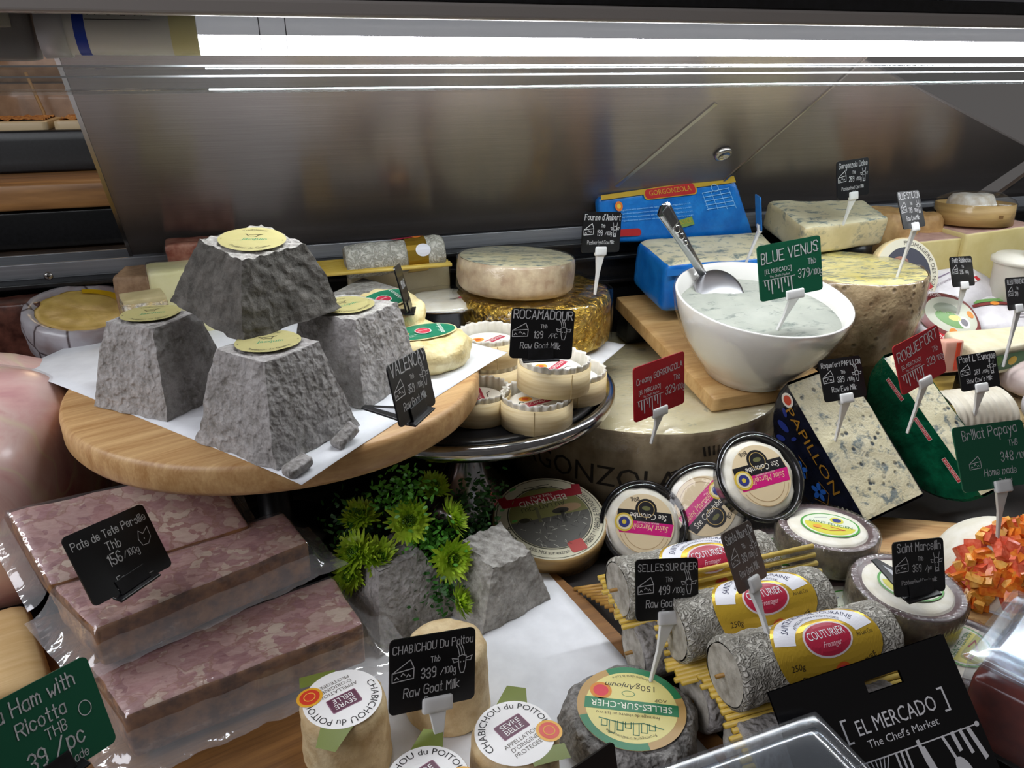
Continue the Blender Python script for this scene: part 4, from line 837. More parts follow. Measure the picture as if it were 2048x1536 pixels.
# ================================================================== left: ham, terrines, vacuum-packed pate
o = thing('ham', 'large pink cooked ham with pale fat seam at the left edge', 'ham', (-27.6, 67.8, 2.0), (13, -3, -14))
def hamf(x, y, z):
    ex = 4.2; k = 1 / max(1e-6, (abs(x) ** ex + abs(y) ** ex + abs(z) ** ex) ** (1 / ex)); v = Vector((x * 12.8, y * 8.2, z * 8.2)) * k
    d = .3 * fz(v.x, v.y, v.z, .16, 130); return (v.x * (1 + d * .05), v.y * (1 + d * .08), v.z + d + 8.2)
G().cube(26, hamf).obj('meat', ham_m, o)
g = rbox(9.6, 3.4, 9.6, 2.6, 18, lambda x, y, z: (x, y * (1 - .35 * max(0, x / 9.6) ** 2) + .25 * fz(x, y, z, .2, 133), z - .09 * max(0, x + 2) ** 1.5 * (z > 0) + .15 * fz(x, y, z, .25, 135))); ul = g.obj('upper_lobe', ham_m, None); ul.location = Vector((-24.2, 71.4, 10.0)) * U; ul.rotation_euler = (0, 0, radians(9))
bpy.context.view_layer.update(); ul.parent = o; ul.matrix_parent_inverse = o.matrix_world.inverted()
G().cube(20, lambda x, y, z: tuple(Vector(hamf(x, y, z)) * 1.0 + Vector((x, y, z)).normalized() * .18)).obj('clear_wrap', film('ham_wrap', .0, .25, bump=.3, bsc=.35), o)
# round terrine with cracked fat rim, grainy block, butter block, foil wedge, dark and red meat blocks
TZ2 = 10.45
p = Vector((-14.6, 79.0, 0)); o = thing('round_terrine', 'round yellowish pate with cracked pale grey fat rim behind the ham', 'pate', (-16.6, 80.6, 19.0), (12, 6, 0))
fat = NT('grey_fat'); v_ = fat.voro(.22, 'DISTANCE_TO_EDGE'); fat.bump(fat.noise(2, 3), .2); fat = fat.fin(fat.mix(fat.ramp(v_, [(.01, '#ffffff'), (.035, '#000000')]), fat.ramp(fat.noise(.25, 3), [(.45, '#a8a3a8'), (.62, '#8d7d7c')]), '#4b3f40'), .3)
G().lathe([(.01, -3.6), (4.2, -3.6), (4.9, -2.6), (5.3, -.8), (5.25, .6), (5.0, 1.15), (4.5, 1.2), (4.1, .9)], 72, crk(6, 4, 141, .14)).obj('fat_rim', fat, o)
G().lathe([(4.15, .92)] + [(4.1 - 4.09 * i / 8, .85 + .1 * sin(i)) for i in range(9)], 72, crk(4, 4, 143, .1)).obj('pate_top', mat('foie_top', '#b39147', '#cfae5c', .5, rough=.4, bump=.3, bsc=1.5), o)
G().ring if False else None
o2 = Art(); o2.ring(0, 0, 3.2, 4.1, flat('#d8a810', .35), 0, a0=20, a1=100); o2.build('yellow_jelly', o, fn=lambda x, y, h: (x, y, h + 1.02))
o = thing('terrine_riser', 'dark riser under the round pate with fat rim', 'riser', (-16.6, 81.4, TZ2)); rbox(4, 2.6, 2.3, .1, 4).obj('block', black_pl, o, loc=(0, 0, 2.3))
grain = mat('grainy_pate', '#8b6b50', '#ab8a6c', 1.4, rough=.5, bump=.4, bsc=2.5)
def blk(name, label, cat, px, py, yy, hw, hd, hh, m, rot=0, part='block', seed=0, z0=None, wrap=False, tilt=0):
    p = at(px, py, y=yy); z0 = z0 if z0 is not None else p.z - 2 * hh
    o = thing(name, label, cat, (p.x, yy + hd, z0), (tilt, 0, rot)); H = (p.z - z0) / 2 if z0 is not None else hh
    rbox(hw, hd, H, .35, 10, lambda x, y, z: (x + .12 * fz(x, y, z, .5, seed), y + .12 * fz(x, y, z, .5, seed + 1), z + .12 * fz(x, y, z, .5, seed + 2))).obj(part, m, o, loc=(0, 0, H))
    if wrap: rbox(hw + .15, hd + .15, H + .12, .4, 8, lambda x, y, z: (x + .1 * fz(x, y, z, .6, seed + 7), y + .1 * fz(x, y, z, .6, seed + 8), z)).obj('cling_film', cling, o, loc=(0, 0, H + .02))
    return o
blk('grainy_pate', 'grainy brown pate block between round pate and butter block', 'pate', 282, 552, 79.0, 2.4, 2.5, 2, grain, -6, seed=151, z0=TZ2)
blk('butter_block', 'pale butter-yellow wrapped block behind the left pyramid', 'butter', 350, 541, 75.4, 2.6, 2.2, 2, mat('butter', '#e2dba2', '#ece6ba', .4, rough=.35), 8, seed=153, z0=TZ2, wrap=True)
o = blk('foil_wedge', 'silver-foil wrapped cheese wedge at the left board edge', 'cheese', 282, 604, 71.5, 1.9, 1.6, 2, silver_m, 14, 'foil', 155, z0=TZ2 - 1)
rbox(1.75, 1.5, .25, .1, 5).obj('cheese_top', mat('wedge_top', '#b8a878', '#cabb8e', .6, rough=.5), o, loc=(0, 0, at(282, 604, y=71.5).z - TZ2 + 1.0))
blk('red_terrine', 'marbled red meat terrine in clear wrap behind the top pyramid', 'terrine', 400, 486, 82.2, 3.4, 1.8, 2, mat('red_marble', '#8f4a3a', '#c08a74', 1.0, rough=.3, bump=.2, bsc=2), 4, 'terrine', 157, z0=TZ2, wrap=True)
blk('dark_meat_block', 'dark brown marbled meat at the far left below the ledge', 'meat', -10, 612, 81.0, 3.6, 1.8, 2, mat('dark_marble', '#3a1d17', '#6b4034', .8, rough=.35, bump=.2, bsc=2), 0, 'meat', 159, z0=TZ2)
# rear log on a straw mat on a pale block
o = blk('pale_block', 'pale cream cheese block under the rear straw mat', 'cheese', 800, 530, 82.4, 5.6, 1.2, 3, mat('pale_paste', '#cbbf9c', '#d8ceae', .4, rough=.45), 0, 'block', 161, z0=0.1, wrap=True)
def log(label, xa, xb, y, z, R, lab=True, m=None, seed=0, rot=(0, 0, 0), straw_p=True, flare=0, group='ash-coated goat logs', name='goat_log', phi0=38):
    o = thing(name, label, 'cheese', ((xa + xb) / 2, y, z), rot, group); L = xb - xa
    def f(u, v):
        a = 2 * pi * v; x = (u - .5) * L; r = R * (1 + .03 * sin(3 * pi * u)) + .11 * fz(x, R * cos(a), R * sin(a), 1.1, seed, 2)
        e = min(u, 1 - u) * L; r *= 1 if e > .35 else .86 + .14 * sqrt(max(0, 1 - (1 - e / .35) ** 2))
        if flare and u < .12: r *= 1 + .10 * (1 - u / .12)
        return (x, r * cos(a), r * sin(a) * (.96 if sin(a) < 0 else 1))
    G().grid(f, 80, 48).obj('rind', m or log_m, o)
    for sg, nm in ((-1, 'end_face'), (1, 'end_face')):
        G().lathe([(R * .9 * (1 - i / 5) + .001, .06 * sin(i * 2.1)) for i in range(6)], 40, lambda t, r, zz: (sg * (L / 2 - .02) + sg * .05 * fz(r * cos(t), r * sin(t), 0, .8, seed), r * cos(t), r * sin(t))).obj(nm, log_e, o)
    if straw_p: G().tube([(-L / 2 - .55, .1, -.1), (L / 2 + .3, 0, 0)], .14, 10).obj('straw', straw_d, o)
    if lab:
        A = Art(); gd = flat('#d6b03a', .3, .45); wh = flat('#e8e8ee', .4); rd_ = flat('#b0213f', .4); bk = flat('#2c2418', .5)
        A.ell(0, 0, 3.9, gd, 0, ry=3.0, n=48)
        A.L.append(([(x_ * k_, y_ * k_) for x_, y_ in circ(3.7, 25, ry=2.8, a0=radians(12), a1=radians(168)) for k_ in (1, .62)], [(2 * i, 2 * i + 1, 2 * i + 3, 2 * i + 2) for i in range(24)], wh, 1))
        A.text('SAINTE MAURE DE TOURAINE', 0, -.35, .42, flat('#2a2f58'), 2, arc=(2.75, 90), fit=5.6); A.text('APPELLATION PROTEGEE', 0, -.3, .2, flat('#4a4a58'), 2, arc=(2.25, 90), fit=3.6)
        A.ell(.1, .35, 1.75, flat('#ded2d6'), 2, ry=1.12); A.ell(.1, .35, 1.62, rd_, 3, ry=1.0); A.text('COUTURIER', .1, .4, .5, wh, 4, fit=2.7); A.text('Fromager', .2, -.15, .34, flat('#e8bcc6'), 4, shear=.3, fit=1.3)
        A.ell(.6, -1.75, .62, flat('#d4571f'), 1); A.ell(.6, -1.75, .42, flat('#d8354a'), 2); A.text('FROMAGE', -1.5, -2.05, .4, bk, 1, rot=-14, fit=1.9); A.text('DE CHEVRE', 2.3, -1.75, .38, bk, 1, rot=28, fit=2.0); A.text('250g', -2.6, -1.0, .36, bk, 1); A.text('Au Lait Cru', 2.75, .05, .26, bk, 1, fit=1.2)
        def mp(x, y, h): a = radians(phi0) - y / (R + .05); rr = R * 1.02 + .1 + h; return (x + .3, -rr * sin(a), rr * cos(a))
        A.build('label', o, fn=mp, maxe=.45)
    return o
xa = at(690, 525, y=80.8); xb = at(880, 492, y=80.8)
log('small goat log with gold band on the rear straw mat', xa.x, xb.x + .3, 80.8, xa.z + .2, 1.75, False, wrinkle('pale_log', '#9c988c', '#d2cec4', 1.6, .6), 171, rot=(0, -3, 0), straw_p=False)
ol = bpy.data.objects['goat_log']
A = Art(); gd = flat('#a8852a', .25, .7); A.rect(0, 0, 2.2, 9.0, gd, 0); A.ell(-.6, 1.2, 1.9, flat('#a3243c', .4), 1, ry=.5, rot=8); A.ell(.6, -1.2, .8, flat('#e4e2ea', .4), 1, ry=.7); A.ell(.3, .8, .5, flat('#d8782c'), 2, ry=.25)
A.build('gold_band', ol, fn=lambda x, y, h: (x + 2.2, -(1.87 + h) * sin(.5 - y / 1.9), (1.87 + h) * cos(.5 - y / 1.9)), maxe=.4)
def mat_of_straws(label, path, xa, xb, n, r=.2, m=None, jit=.25, group='straw mats under the goat logs', name='straw_mat'):
    """mat of parallel straws lying along x; path(t) -> (y, z)"""
    y0, z0 = path(.5); o = thing(name, label, 'straw mat', ((xa + xb) / 2, y0, z0), group=group)
    me = None; L = xb - xa
    for i in range(n):
        yy, zz = path(i / (n - 1))
        if me is None:
            s = G().tube([(-L / 2, 0, 0), (L / 2, 0, 0)], r, 8).obj('straw', m or straw, o); me = s.data
        else: s = link('straw', me, o)
        s.location = ((random.uniform(-jit, jit)) * U, (yy - y0) * U, (zz - z0) * U)
    return o
zb = at(800, 530, y=82).z
mt = mat_of_straws('yellow straw mat under the rear goat log', lambda t: (78.6 + t * 5.2, zb + .1 + .25 + .5 * (t - .5) ** 2), at(640, 560, y=79).x, at(893, 520, y=81).x, 12, .22, jit=.1); mt.rotation_euler = (0, 0, 0)
o = thing('ash_wedge', 'triangular grey ash-dusted cheese wedge below the rear straw mat', 'cheese', (at(735, 600, y=76.6).x, 78.8, 12.8))
zt_ = at(735, 585, y=76.6).z - 12.7
G().prism([(-3.4, -1.9), (3.2, -2.2), (.4, 3.0)], 0, zt_ - .1, fn=lambda x, y, z: (x, y, z)).obj('paste', mat('wedge_paste', '#a98f7c', '#bfa792', .8, rough=.6), o, smooth=False, bevel=.1)
G().prism([(-3.45, -1.95), (3.25, -2.25), (.4, 3.05)], zt_ - .9, zt_ + .15).obj('ash_rind', ash_p, o, smooth=False, bevel=.15)

# ---- vacuum-packed head cheese slabs on a wooden board
o = thing('pate_board', 'dark wooden board under the vacuum-packed pate slabs', 'serving board', (-17, 45.5, 0)); rbox(18.5, 12.5, .9, .2, 6).obj('board', wood_c, o, loc=(0, 0, .9), rot=(0, 0, 14))
o = thing('pale_board', 'pale wooden board with rounded corner at the left edge', 'serving board', at(-40, 1310, z=5) + Vector((-3, 0, -3.1)), (0, 4, 20)); rbox(6.2, 5.2, 1.4, 1.1, 10).obj('board', wood('pale_board_wood', '#c9a46c', '#dcbd8a'), o, loc=(0, 0, 1.4))
def slab(label, q, th, seed, ext=(1.6, 1.2, 1.6, 1.0)):
    g, org = qblock(*q, th, 14, .35, .1, .5, seed, mf=lambda ax, sg: 0 if ax == 2 else 1)
    o = thing('pate_slab', label, 'pate', org, group='vacuum-packed head cheese slabs'); g.obj('pate', [pate_m, crust_m], o)
    c = sum(q, Vector()) / 4; x = (q[1] - q[0]).normalized(); y = (q[3] - q[0]).normalized(); nn = x.cross(y)
    # upper film skin hugging the slab, then a flat sealed flange sloping to the table
    fl, ft, fr_, fb = ext
    def skin(u, v, up=1):
        a = -fl / 10 + (1 + (fl + fr_) / 10) * u if False else u
        X = -fl + ((q[1] - q[0]).length + fl + fr_) * u; Y = -ft + ((q[3] - q[0]).length + ft + fb) * v; LX = (q[1] - q[0]).length; LY = (q[3] - q[0]).length
        ex = max(0, -X, X - LX); ey = max(0, -Y, Y - LY); e = sqrt(ex * ex + ey * ey)
        uu = min(1, max(0, X / LX)); vv = min(1, max(0, Y / LY)); b = q[0] * (1 - uu) * (1 - vv) + q[1] * uu * (1 - vv) + q[2] * uu * vv + q[3] * (1 - uu) * vv
        px_, py_ = X - min(LX, max(0, X)), Y - min(LY, max(0, Y)); drop = th * (1 - math.exp(-e * 1.5)) * .8
        p = b + x * px_ + y * py_ + nn * (.1 + .07 * fz(X, Y, 0, .7, seed) * (1 + min(e, 1) * 2.2) - drop)
        return tuple(p - org)
    bg = G().grid(skin, 60, 40); LX = (q[1] - q[0]).length; LY = (q[3] - q[0]).length
    for fi in range(len(bg.f)):
        X = -fl + (LX + fl + fr_) * ((fi % 60 + .5) / 60); Y = -ft + (LY + ft + fb) * ((fi // 60 + .5) / 40)
        bg.m[fi] = 1 if max(-X, X - LX, -Y, Y - LY) > .25 else 0
    bg.obj('vacuum_bag', [bagf, film('bag_flange', .07, .12, bump=.5, bsc=.5, milk=.16)], o)
    return o
slab('front vacuum-packed marbled pate slab with brown crust', [at(249, 1432, z=6), at(728, 1246, z=6), at(665, 1150, z=6), at(176, 1329, z=6)], 3.6, 181, (2.2, 2.6, 2.8, .5))
slab('middle vacuum-packed marbled pate slab holding the black card', [at(188, 1258, z=9.6), at(617, 1082, z=9.6), at(566, 1022, z=9.6), at(102, 1172, z=9.6)], 3.2, 183, (2.0, 1.6, 2.0, .2))
q = [at(98, 1172, z=9.9), at(500, 1052, z=9.9), at(430, 930, z=12.6), at(12, 1022, z=12.6)]
slab('rear vacuum-packed pate slab with greenish edge, under the round board', q, 3.0, 185, (1.6, .0, 1.2, 1.6))
o = thing('slab_riser', 'dark tray lifting the rear pate slabs', 'riser', (-9.0, 55.2, 1.85)); rbox(6.4, 4.0, 1.9, .3, 5).obj('block', wood_c, o, loc=(0, 0, 1.9), rot=(0, 0, 18))
# ================================================================== front row
o = thing('front_board', 'brown wooden board under the white front paper', 'serving board', (17.5, 40.5, 0)); 
PB = [at(1090, 1128, z=.5), at(1170, 1196, z=.5), at(1500, 1536, z=.5), at(1400, 1640, z=.5), at(560, 1640, z=.5), at(600, 1330, z=.5)]
G().prism([(p.x - 17.5, p.y - 40.5) for p in PB][::-1], 0, .5).obj('board', wood_c, o, smooth=False)
sheet('paper_sheet', 'white paper under the chabichou and front ash cheeses', at(690, 1260, z=.6), at(560, 1640, z=.6), at(1470, 1560, z=.6), at(1085, 1133, z=.6), .56, pap, seed=8, amp=.03)
pyramid('shadowed grey pyramid cheese behind the tall black goat card', (7.0, 51.2, .65), (-2, -3, -22), 7.4, 4.0, 5.6, ash_m, 5, top=False, amp=.12)
pyramid('grey pyramid cheese with ribbed top beside the green flowers', (14.9, 50.6, .65), (6, 8, -23), 7.4, 3.9, 5.4, ash_p, 6, top=False, amp=.16, ribs=.1)
# camembert in its box
M_ = frame((22.4, 56.0, 3.5), (1, -.03, .04), (-.05, -.24, 1)); o = thing('camembert_box', 'round camembert box with red ribbon and village picture on the lid', 'cheese box', M4=M_)
G().lathe([(.001, -3.4), (5.05, -3.4), (5.05, -1.2), (5.25, -1.2), (5.25, -.25), (5.1, 0), (.001, 0)], 72).obj('box', mat('camembert_box_card', '#b5935c', '#c4a26a', .8, st=(.2, .2, 2), rough=.5), o)
A = Art(); cr_ = flat('#d8d2b6', .4); gn = flat('#4a4a34'); A.ell(0, 0, 5.08, cr_, 0, n=64); A.ring(0, 0, 4.85, 4.92, gn, 1, n=64); A.ring(0, 0, 3.8, 3.92, gn, 1, n=64); A.ell(0, 0, 3.75, flat('#84834c', .45), 1, n=64)
A.L.append(([(x_, y_) for x_, y_ in circ(3.75, 33, a0=pi, a1=2 * pi)], [tuple(range(33))], flat('#56544e', .5), 2))
random.seed(3)
for k in range(70):
    x_, y_ = random.uniform(-3.3, 3.3), random.uniform(-3.3, -.1)
    if x_ * x_ + y_ * y_ < 13: A.line([(x_, y_), (x_ + random.uniform(-.5, .5), y_ + random.uniform(-.5, .5))], .07, flat(random.choice(['#8c8a80', '#3a3833', '#a5a396'])), 3)
A.ell(2.0, .7, 1.3, flat('#b0906a', .5), 2, ry=.5); A.ell(1.2, .5, .8, flat('#37342c', .5), 3, ry=.35); A.line([(-1.0, -.3), (-.9, 1.3)], .3, flat('#6c6a4c'), 3); A.line([(1.2, -.8), (1.3, .4)], .35, flat('#33322c'), 3); A.ell(-2.4, .1, .5, flat('#333024'), 3, ry=.3)
A.poly([(-3.9, 2.0), (3.9, 2.0), (4.1, 3.3), (3.3, 3.5), (3.2, 3.0), (-3.2, 3.0), (-3.3, 3.5), (-4.1, 3.3)], flat('#a01c2a', .4), 3); A.text('BERTRAND', 0, 2.45, .75, flat('#e6ddd0'), 4, rot=180, fit=4.6); A.text('PERE & FILS', 0, 2.85, .3, flat('#e6ddd0'), 4, rot=180)
A.text('AU LAIT CRU', -.2, 1.6, .5, flat('#3c3c22'), 3, rot=180); A.text('CAMEMBERT * FABRIQUE EN NORMANDIE', 0, 0, .55, flat('#3a382c'), 2, arc=(-4.6, -20), fit=9.5); A.text('250g', 0, 0, .62, flat('#3a382c'), 2, arc=(4.1, 195)); A.text('45% MG sur extrait sec', 0, 0, .4, flat('#3a382c'), 2, arc=(-4.5, 255), fit=4.6)
A.rect(1.2, -3.9, 1.5, 1.3, flat('#b0342c', .4), 3, rot=8, r=.2); A.line([(-1.5, 3.7), (1.5, 3.7)], .1, gn, 2); A.line([(-1.2, 4.05), (1.2, 4.05)], .08, gn, 2)
A.build('lid_label', o)
A = Art(); A.text('BERTRAND', 0, 0, .65, flat('#5c4424'), 0); A.ring(5, .2, .8, .88, flat('#5c4424'), 0, ky=.6); A.rect(0, .25, 3.9, 1.2, flat('#8a6c3c'), -1) if False else None
A.build('side_print', o, fn=lambda x, y, h: ((5.08 + h) * sin(x / 5.05 + .0), -(5.08 + h) * cos(x / 5.05), -2.6 + y), maxe=.5)
# three black tubs of small soft cheese leaning on the wheel
def tub(label, P, nrm, spin, R=4.25, seed=0):
    n = Vector(nrm).normalized(); xa = Vector((1, 0, 0)); xa = (xa - n * xa.dot(n)).normalized(); xa = Matrix.Rotation(radians(spin), 3, n) @ xa
    o = thing('soft_cheese_tub', label, 'cheese tub', M4=frame(P, xa, n), group='black tubs of soft cheese')
    G().lathe([(.001, -2.3), (R - .9, -2.3), (R - .6, -1.9), (R - .25, -.3), (R - .2, -.12), (R, -.1), (R, .1), (R - .3, .12), (R - .5, -.3), (R - .75, -1.7), (.001, -1.9)], 72).obj('tub', mat('tub_black', '#0c0d10', rough=.18), o)
    lumpy(o, R - .62, 1.9, white_m, seed, .1, 'cheese').location = (0, 0, -1.75 * U)
    A = Art(); kk = (R / 4.25); tn = flat('#e2cda6', .5); pk = flat('#d1157a', .35); bk = flat('#16151a', .35); wt = flat('#eee8dc', .4)
    A.ell(0, 0, 2.75, tn, 0, n=48)
    for r_ in (2.3, 1.9): A.ring(0, -.4, r_, r_ + .05, flat('#b5956a'), 1, a0=200, a1=340)
    A.poly([(-2.7, .15), (2.7, .15), (2.45, -1.0), (-2.3, -1.0)], pk, 1); A.poly([(-2.55, .15), (2.6, .15), (2.45, 1.15), (-2.5, 1.15)], bk, 1); A.ring(.1, 1.3, .0, 1.0, bk, 1); A.ring(.1, 1.3, .72, .78, flat('#c9a860'), 2); A.ell(.1, 1.4, .4, flat('#6a6a3c'), 2, ry=.2)
    A.text('Ste Colombe', .35, .9, .55, wt, 2, fit=3.4, shear=.15, rot=180); A.text('Saint Marcellin', .4, -.1, .55, flat('#f0c9a0'), 2, fit=3.6, shear=.25, rot=180); A.text('DELICAT ET FONDANT', .3, .14, .15, wt, 2, fit=2, rot=180)
    A.ell(-1.9, -.05, .85, flat('#d8b83c'), 3); A.ell(-1.9, -.05, .68, flat('#e8dcae'), 4); A.ell(-1.9, -.05, .5, flat('#28307c'), 5); A.ell(-1.9, -.05, .2, flat('#d8c23c'), 6); A.text('80g', -1.0, 2.3, .4, bk, 2, rot=200)
    q = A.build('label', o, fn=lambda x, y, h: (x, y, h + .28 - .012 * (x * x + y * y)), maxe=.8)
    G().lathe([(R + .02, -.05), (R - .1, .3), (R - .6, .55), (R * .5, .62), (.01, .6)], 56, crk(4, 1, seed, .06)).obj('clear_lid', film('tub_lid', .015, .08, bump=.25, bsc=.4), o)
    return o
tub('topmost black tub of soft cheese with pink label, facing front', at(1521, 952, d=70.5), (-.02, -.86, .86), 4, 4.1, 191)
tub('middle black tub of soft cheese with slanting pink label', at(1410, 1012, d=73.8), (-.62, -.72, .62), 214, 4.1, 193)
tub('left black tub of soft cheese with clear gap beside the cheese', at(1288, 1048, d=72.5), (-.16, -.72, .70), -18, 4.1, 195)
# goat logs on straw mats
LZ = 6.8; LR = 2.15
for k, (yy, x_a, x_b, lb) in enumerate(((31.0, 24.3, 36.4, 'front goat log with gold label, end straw showing'), (35.8, 23.3, 35.2, 'middle goat log with gold label between the two straw mats'), (41.2, 21.9, 34.6, 'rear goat log with gold label partly behind two cards'))):
    log(lb, x_a, x_b, yy, LZ - .2 * k, LR, True, None, 201 + k, flare=1)
for k, (yy, x_a, x_b, lb) in enumerate(((28.6, 24.4, 36, 'lower grey goat log under the front straw mat'), (33.4, 24.0, 36, 'lower grey goat log beneath the middle log'), (39.0, 22.3, 35, 'lower grey goat log left of the black goat card stake'))):
    log(lb, x_a, x_b, yy, 2.35, 2.1, False, ash_m, 211 + k)
mat_of_straws('straw mat under the front goat log', lambda t: (26.9 + 6.2 * t, 4.55 - 1.9 * (1 - t) ** 2 * .9 + .25 * t), 23.9, 38.2, 17, .19)
mat_of_straws('straw mat behind the middle goat log', lambda t: (33.4 + 5.2 * t, 4.35 + 4.3 * max(0, (t - .4) / .6) ** 1.1), 22.8, 36.6, 16, .19)
mat_of_straws('straw mat under the rear goat log', lambda t: (39.4 + 4.6 * t, 4.45 + 1.0 * t), 21.6, 35.6, 11, .19)
# loose browned straws of the basket edge
o = thing('straw_basket', 'browned straw basket edge beside the camembert box', 'basket', (23.6, 47.5, .5))
for k in range(16):
    t = k / 15; G().tube([(-1.6 + t * 2.6, 1.6 - t * 7.5, .1 + .5 * sin(pi * t)), (.4 + t * 3.0, .4 - t * 8.0, .9 + .5 * sin(2 * t))], .17, 8).obj('straw', straw_d, o)
# purple-rinded rounds under film
prp = mat('purple_rind', '#4b3b3d', '#6e5a5a', .5, rough=.3, bump=.25, bsc=3, bd=.08); side_g = mat('grey_mould_side', '#4a4238', '#7d7460', .7, rough=.35, bump=.4, bsc=2)
def purple(label, loc, rot, R, h, seed, spin=0):
    o = thing('purple_rind_cheese', label, 'cheese', loc, rot, 'flat round cheeses with purple rind')
    G().lathe([(.001, 0), (R - .3, 0), (R, .3), (R + .02, h * .5), (R, h - .25), (R - .12, h - .05)], 72, crk(R, h, seed, .06)).obj('side', side_g, o)
    G().lathe([(R - .12, h - .05), (R - .35, h + .02), (R - .7, h - .12), (R - .9, h - .16)], 72).obj('rim', prp, o)
    G().lathe([(R - .88, h - .16), (R - 1.0, h - .05)] + [((R - 1.05) * (1 - i / 6) + .001, h) for i in range(7)], 72, crk(R, h, seed + 3, .05)).obj('top', white_m, o)
    A = Art(); g1 = flat('#4fa03c', .4); ye = flat('#d9d24a', .4); A.ell(.2, .1, 2.35, g1, 0, ry=2.0, n=48); A.ell(.2, .1, 2.18, flat('#e6ead8', .4), 1, ry=1.84, n=48)
    A.L.append(([(.2 + x_, .1 + y_) for x_, y_ in circ(2.0, 25, ry=1.7, a0=radians(165), a1=radians(345))], [tuple(range(25))], ye, 2)); A.text('SAINT FELICIEN', .2, .0, .42, flat('#2f7a34'), 3, rot=-15, fit=3.4)
    A.ell(.9, .9, .55, ye, 2); A.ell(.9, .9, .36, flat('#2c3780'), 3); A.line([(-1.2, -.5), (0, -.9), (1.2, -.7), (.2, -.3)], .1, flat('#c23a2c'), 3); A.ell(-.9, -.3, .35, flat('#e8a23c'), 3, ry=.25); A.line([(-.8, 1.2), (.2, 1.4)], .08, flat('#8890a0'), 2)
    q = A.build('label', o, fn=lambda x, y, hh: (x, y, hh + h + .06)); q.rotation_euler = (0, 0, radians(spin))
    def fr_(t, r, z): s = r + .06 * sin(70 * t) * (z > h - .3) + .05 * fz(r * cos(t), r * sin(t), z, 1.2, seed); return (s * cos(t), s * sin(t), z + .05 * sin(57 * t) * (z > h - .3))
    G().lathe([(R + .05, .2), (R + .1, h * .5), (R + .1, h - .1), (R - .1, h + .1), (R - .55, h + .06)], 220, fr_).obj('cling_film', film('rim_film', .05, .12, bump=.6, bsc=1.2), o)
    return o
purple('upper purple-rinded round with green label, left of the orange cheese', (42.3, 43.4, 3.35), (-3, 2, 0), 4.05, 2.75, 221, -28)
purple('purple-rinded round carrying the black soft-cheese card', (43.1, 35.6, 3.0), (2, 2, 0), 4.1, 2.7, 223, -20)
purple('lower purple-rinded round peeping out under the upper one', (39.4, 45.2, .3), (0, 0, 0), 3.9, 2.7, 225, -15)
purple('lower purple-rinded round between the logs and the card', (40.2, 37.4, .3), (0, 0, 0), 3.9, 2.5, 227, 10)
purple('lower purple-rinded round under the black pouch corner', (45.0, 31.4, .1), (0, 0, 0), 4.0, 2.6, 229, 40)
# selles-sur-cher disc
o = thing('selles_cheese', 'dark ash-rimmed round goat cheese with green and yellow label', 'cheese', (19.3, 33.4, .62), (0, 0, 0))
def sf(t, r, z): d = .22 * fz(r * cos(t), r * sin(t), z, .9, 231) * (r > 2.5); k = 1 + .05 * sin(5 * t + z); return ((r * k + d) * cos(t), (r * k + d) * sin(t), max(0, z + d * .5 * (z > .5)))
G().lathe([(.001, 0), (4.0, 0), (4.5, .5), (4.45, 1.2), (4.3, 2.0), (4.05, 2.5), (3.7, 2.75), (3.3, 2.7), (2, 2.7), (.001, 2.7)], 96, sf).obj('rind', ash('black_ash', '#2b2925', '#a9a6a2', .5, 2.4, 1.0), o)
A = Art(); g1 = flat('#1e7a4e', .4); tn = flat('#b89458', .4); yl2 = flat('#dfd486', .4); wt = flat('#eef0e0', .4)
A.ell(0, 0, 3.5, tn, 0, n=64); A.ring(0, 0, 2.95, 3.48, g1, 1, a0=20, a1=110); A.ring(0, 0, 2.95, 3.48, g1, 1, a0=200, a1=300); A.ell(0, 0, 2.95, yl2, 1, n=64); A.rect(0, 0, 6.0, .95, g1, 2); A.text('SELLES-SUR-CHER', 0, -.25, .52, wt, 3, fit=5.2)
A.text('150g', -.9, -1.9, .5, flat('#4a4020'), 2); A.text('Anjouin', .7, -1.9, .45, flat('#3a3a2a'), 2, shear=.3); A.ell(2.0, -1.1, .72, flat('#d8872c'), 2); A.ell(2.0, -1.1, .5, flat('#d83a48'), 3); A.ring(.2, -1.05, .38, .43, g1, 2, ky=.6); A.text('AOP', -1.9, -.85, .28, flat('#4a4020'), 2); A.text('Fromage de chevre au lait cru', .2, .65, .26, flat('#5a4a24'), 2, fit=4.0)
dk = flat('#3f7a58'); A.line([(-2, 1.6), (-.8, 1.3), (.4, 1.5), (2.0, 1.2)], .08, dk, 2)
for k in range(7): x_ = -1.5 + k * .5; A.line([(x_, 1.35), (x_, 1.8 + .25 * (k % 3)), (x_ + .35, 1.8 + .25 * (k % 3)), (x_ + .35, 1.35)], .06, dk, 2)
A.text('Fabrique dans la Loire', 0, 0, .22, flat('#5a5a34'), 2, arc=(-2.75, 270)); A.text('Fromagerie traditionnelle', 0, 0, .22, flat('#5a5a34'), 2, arc=(2.5, 90))
q = A.build('label', o, fn=lambda x, y, h: (x, y, h + 2.86)); q.rotation_euler = (0, 0, radians(153))
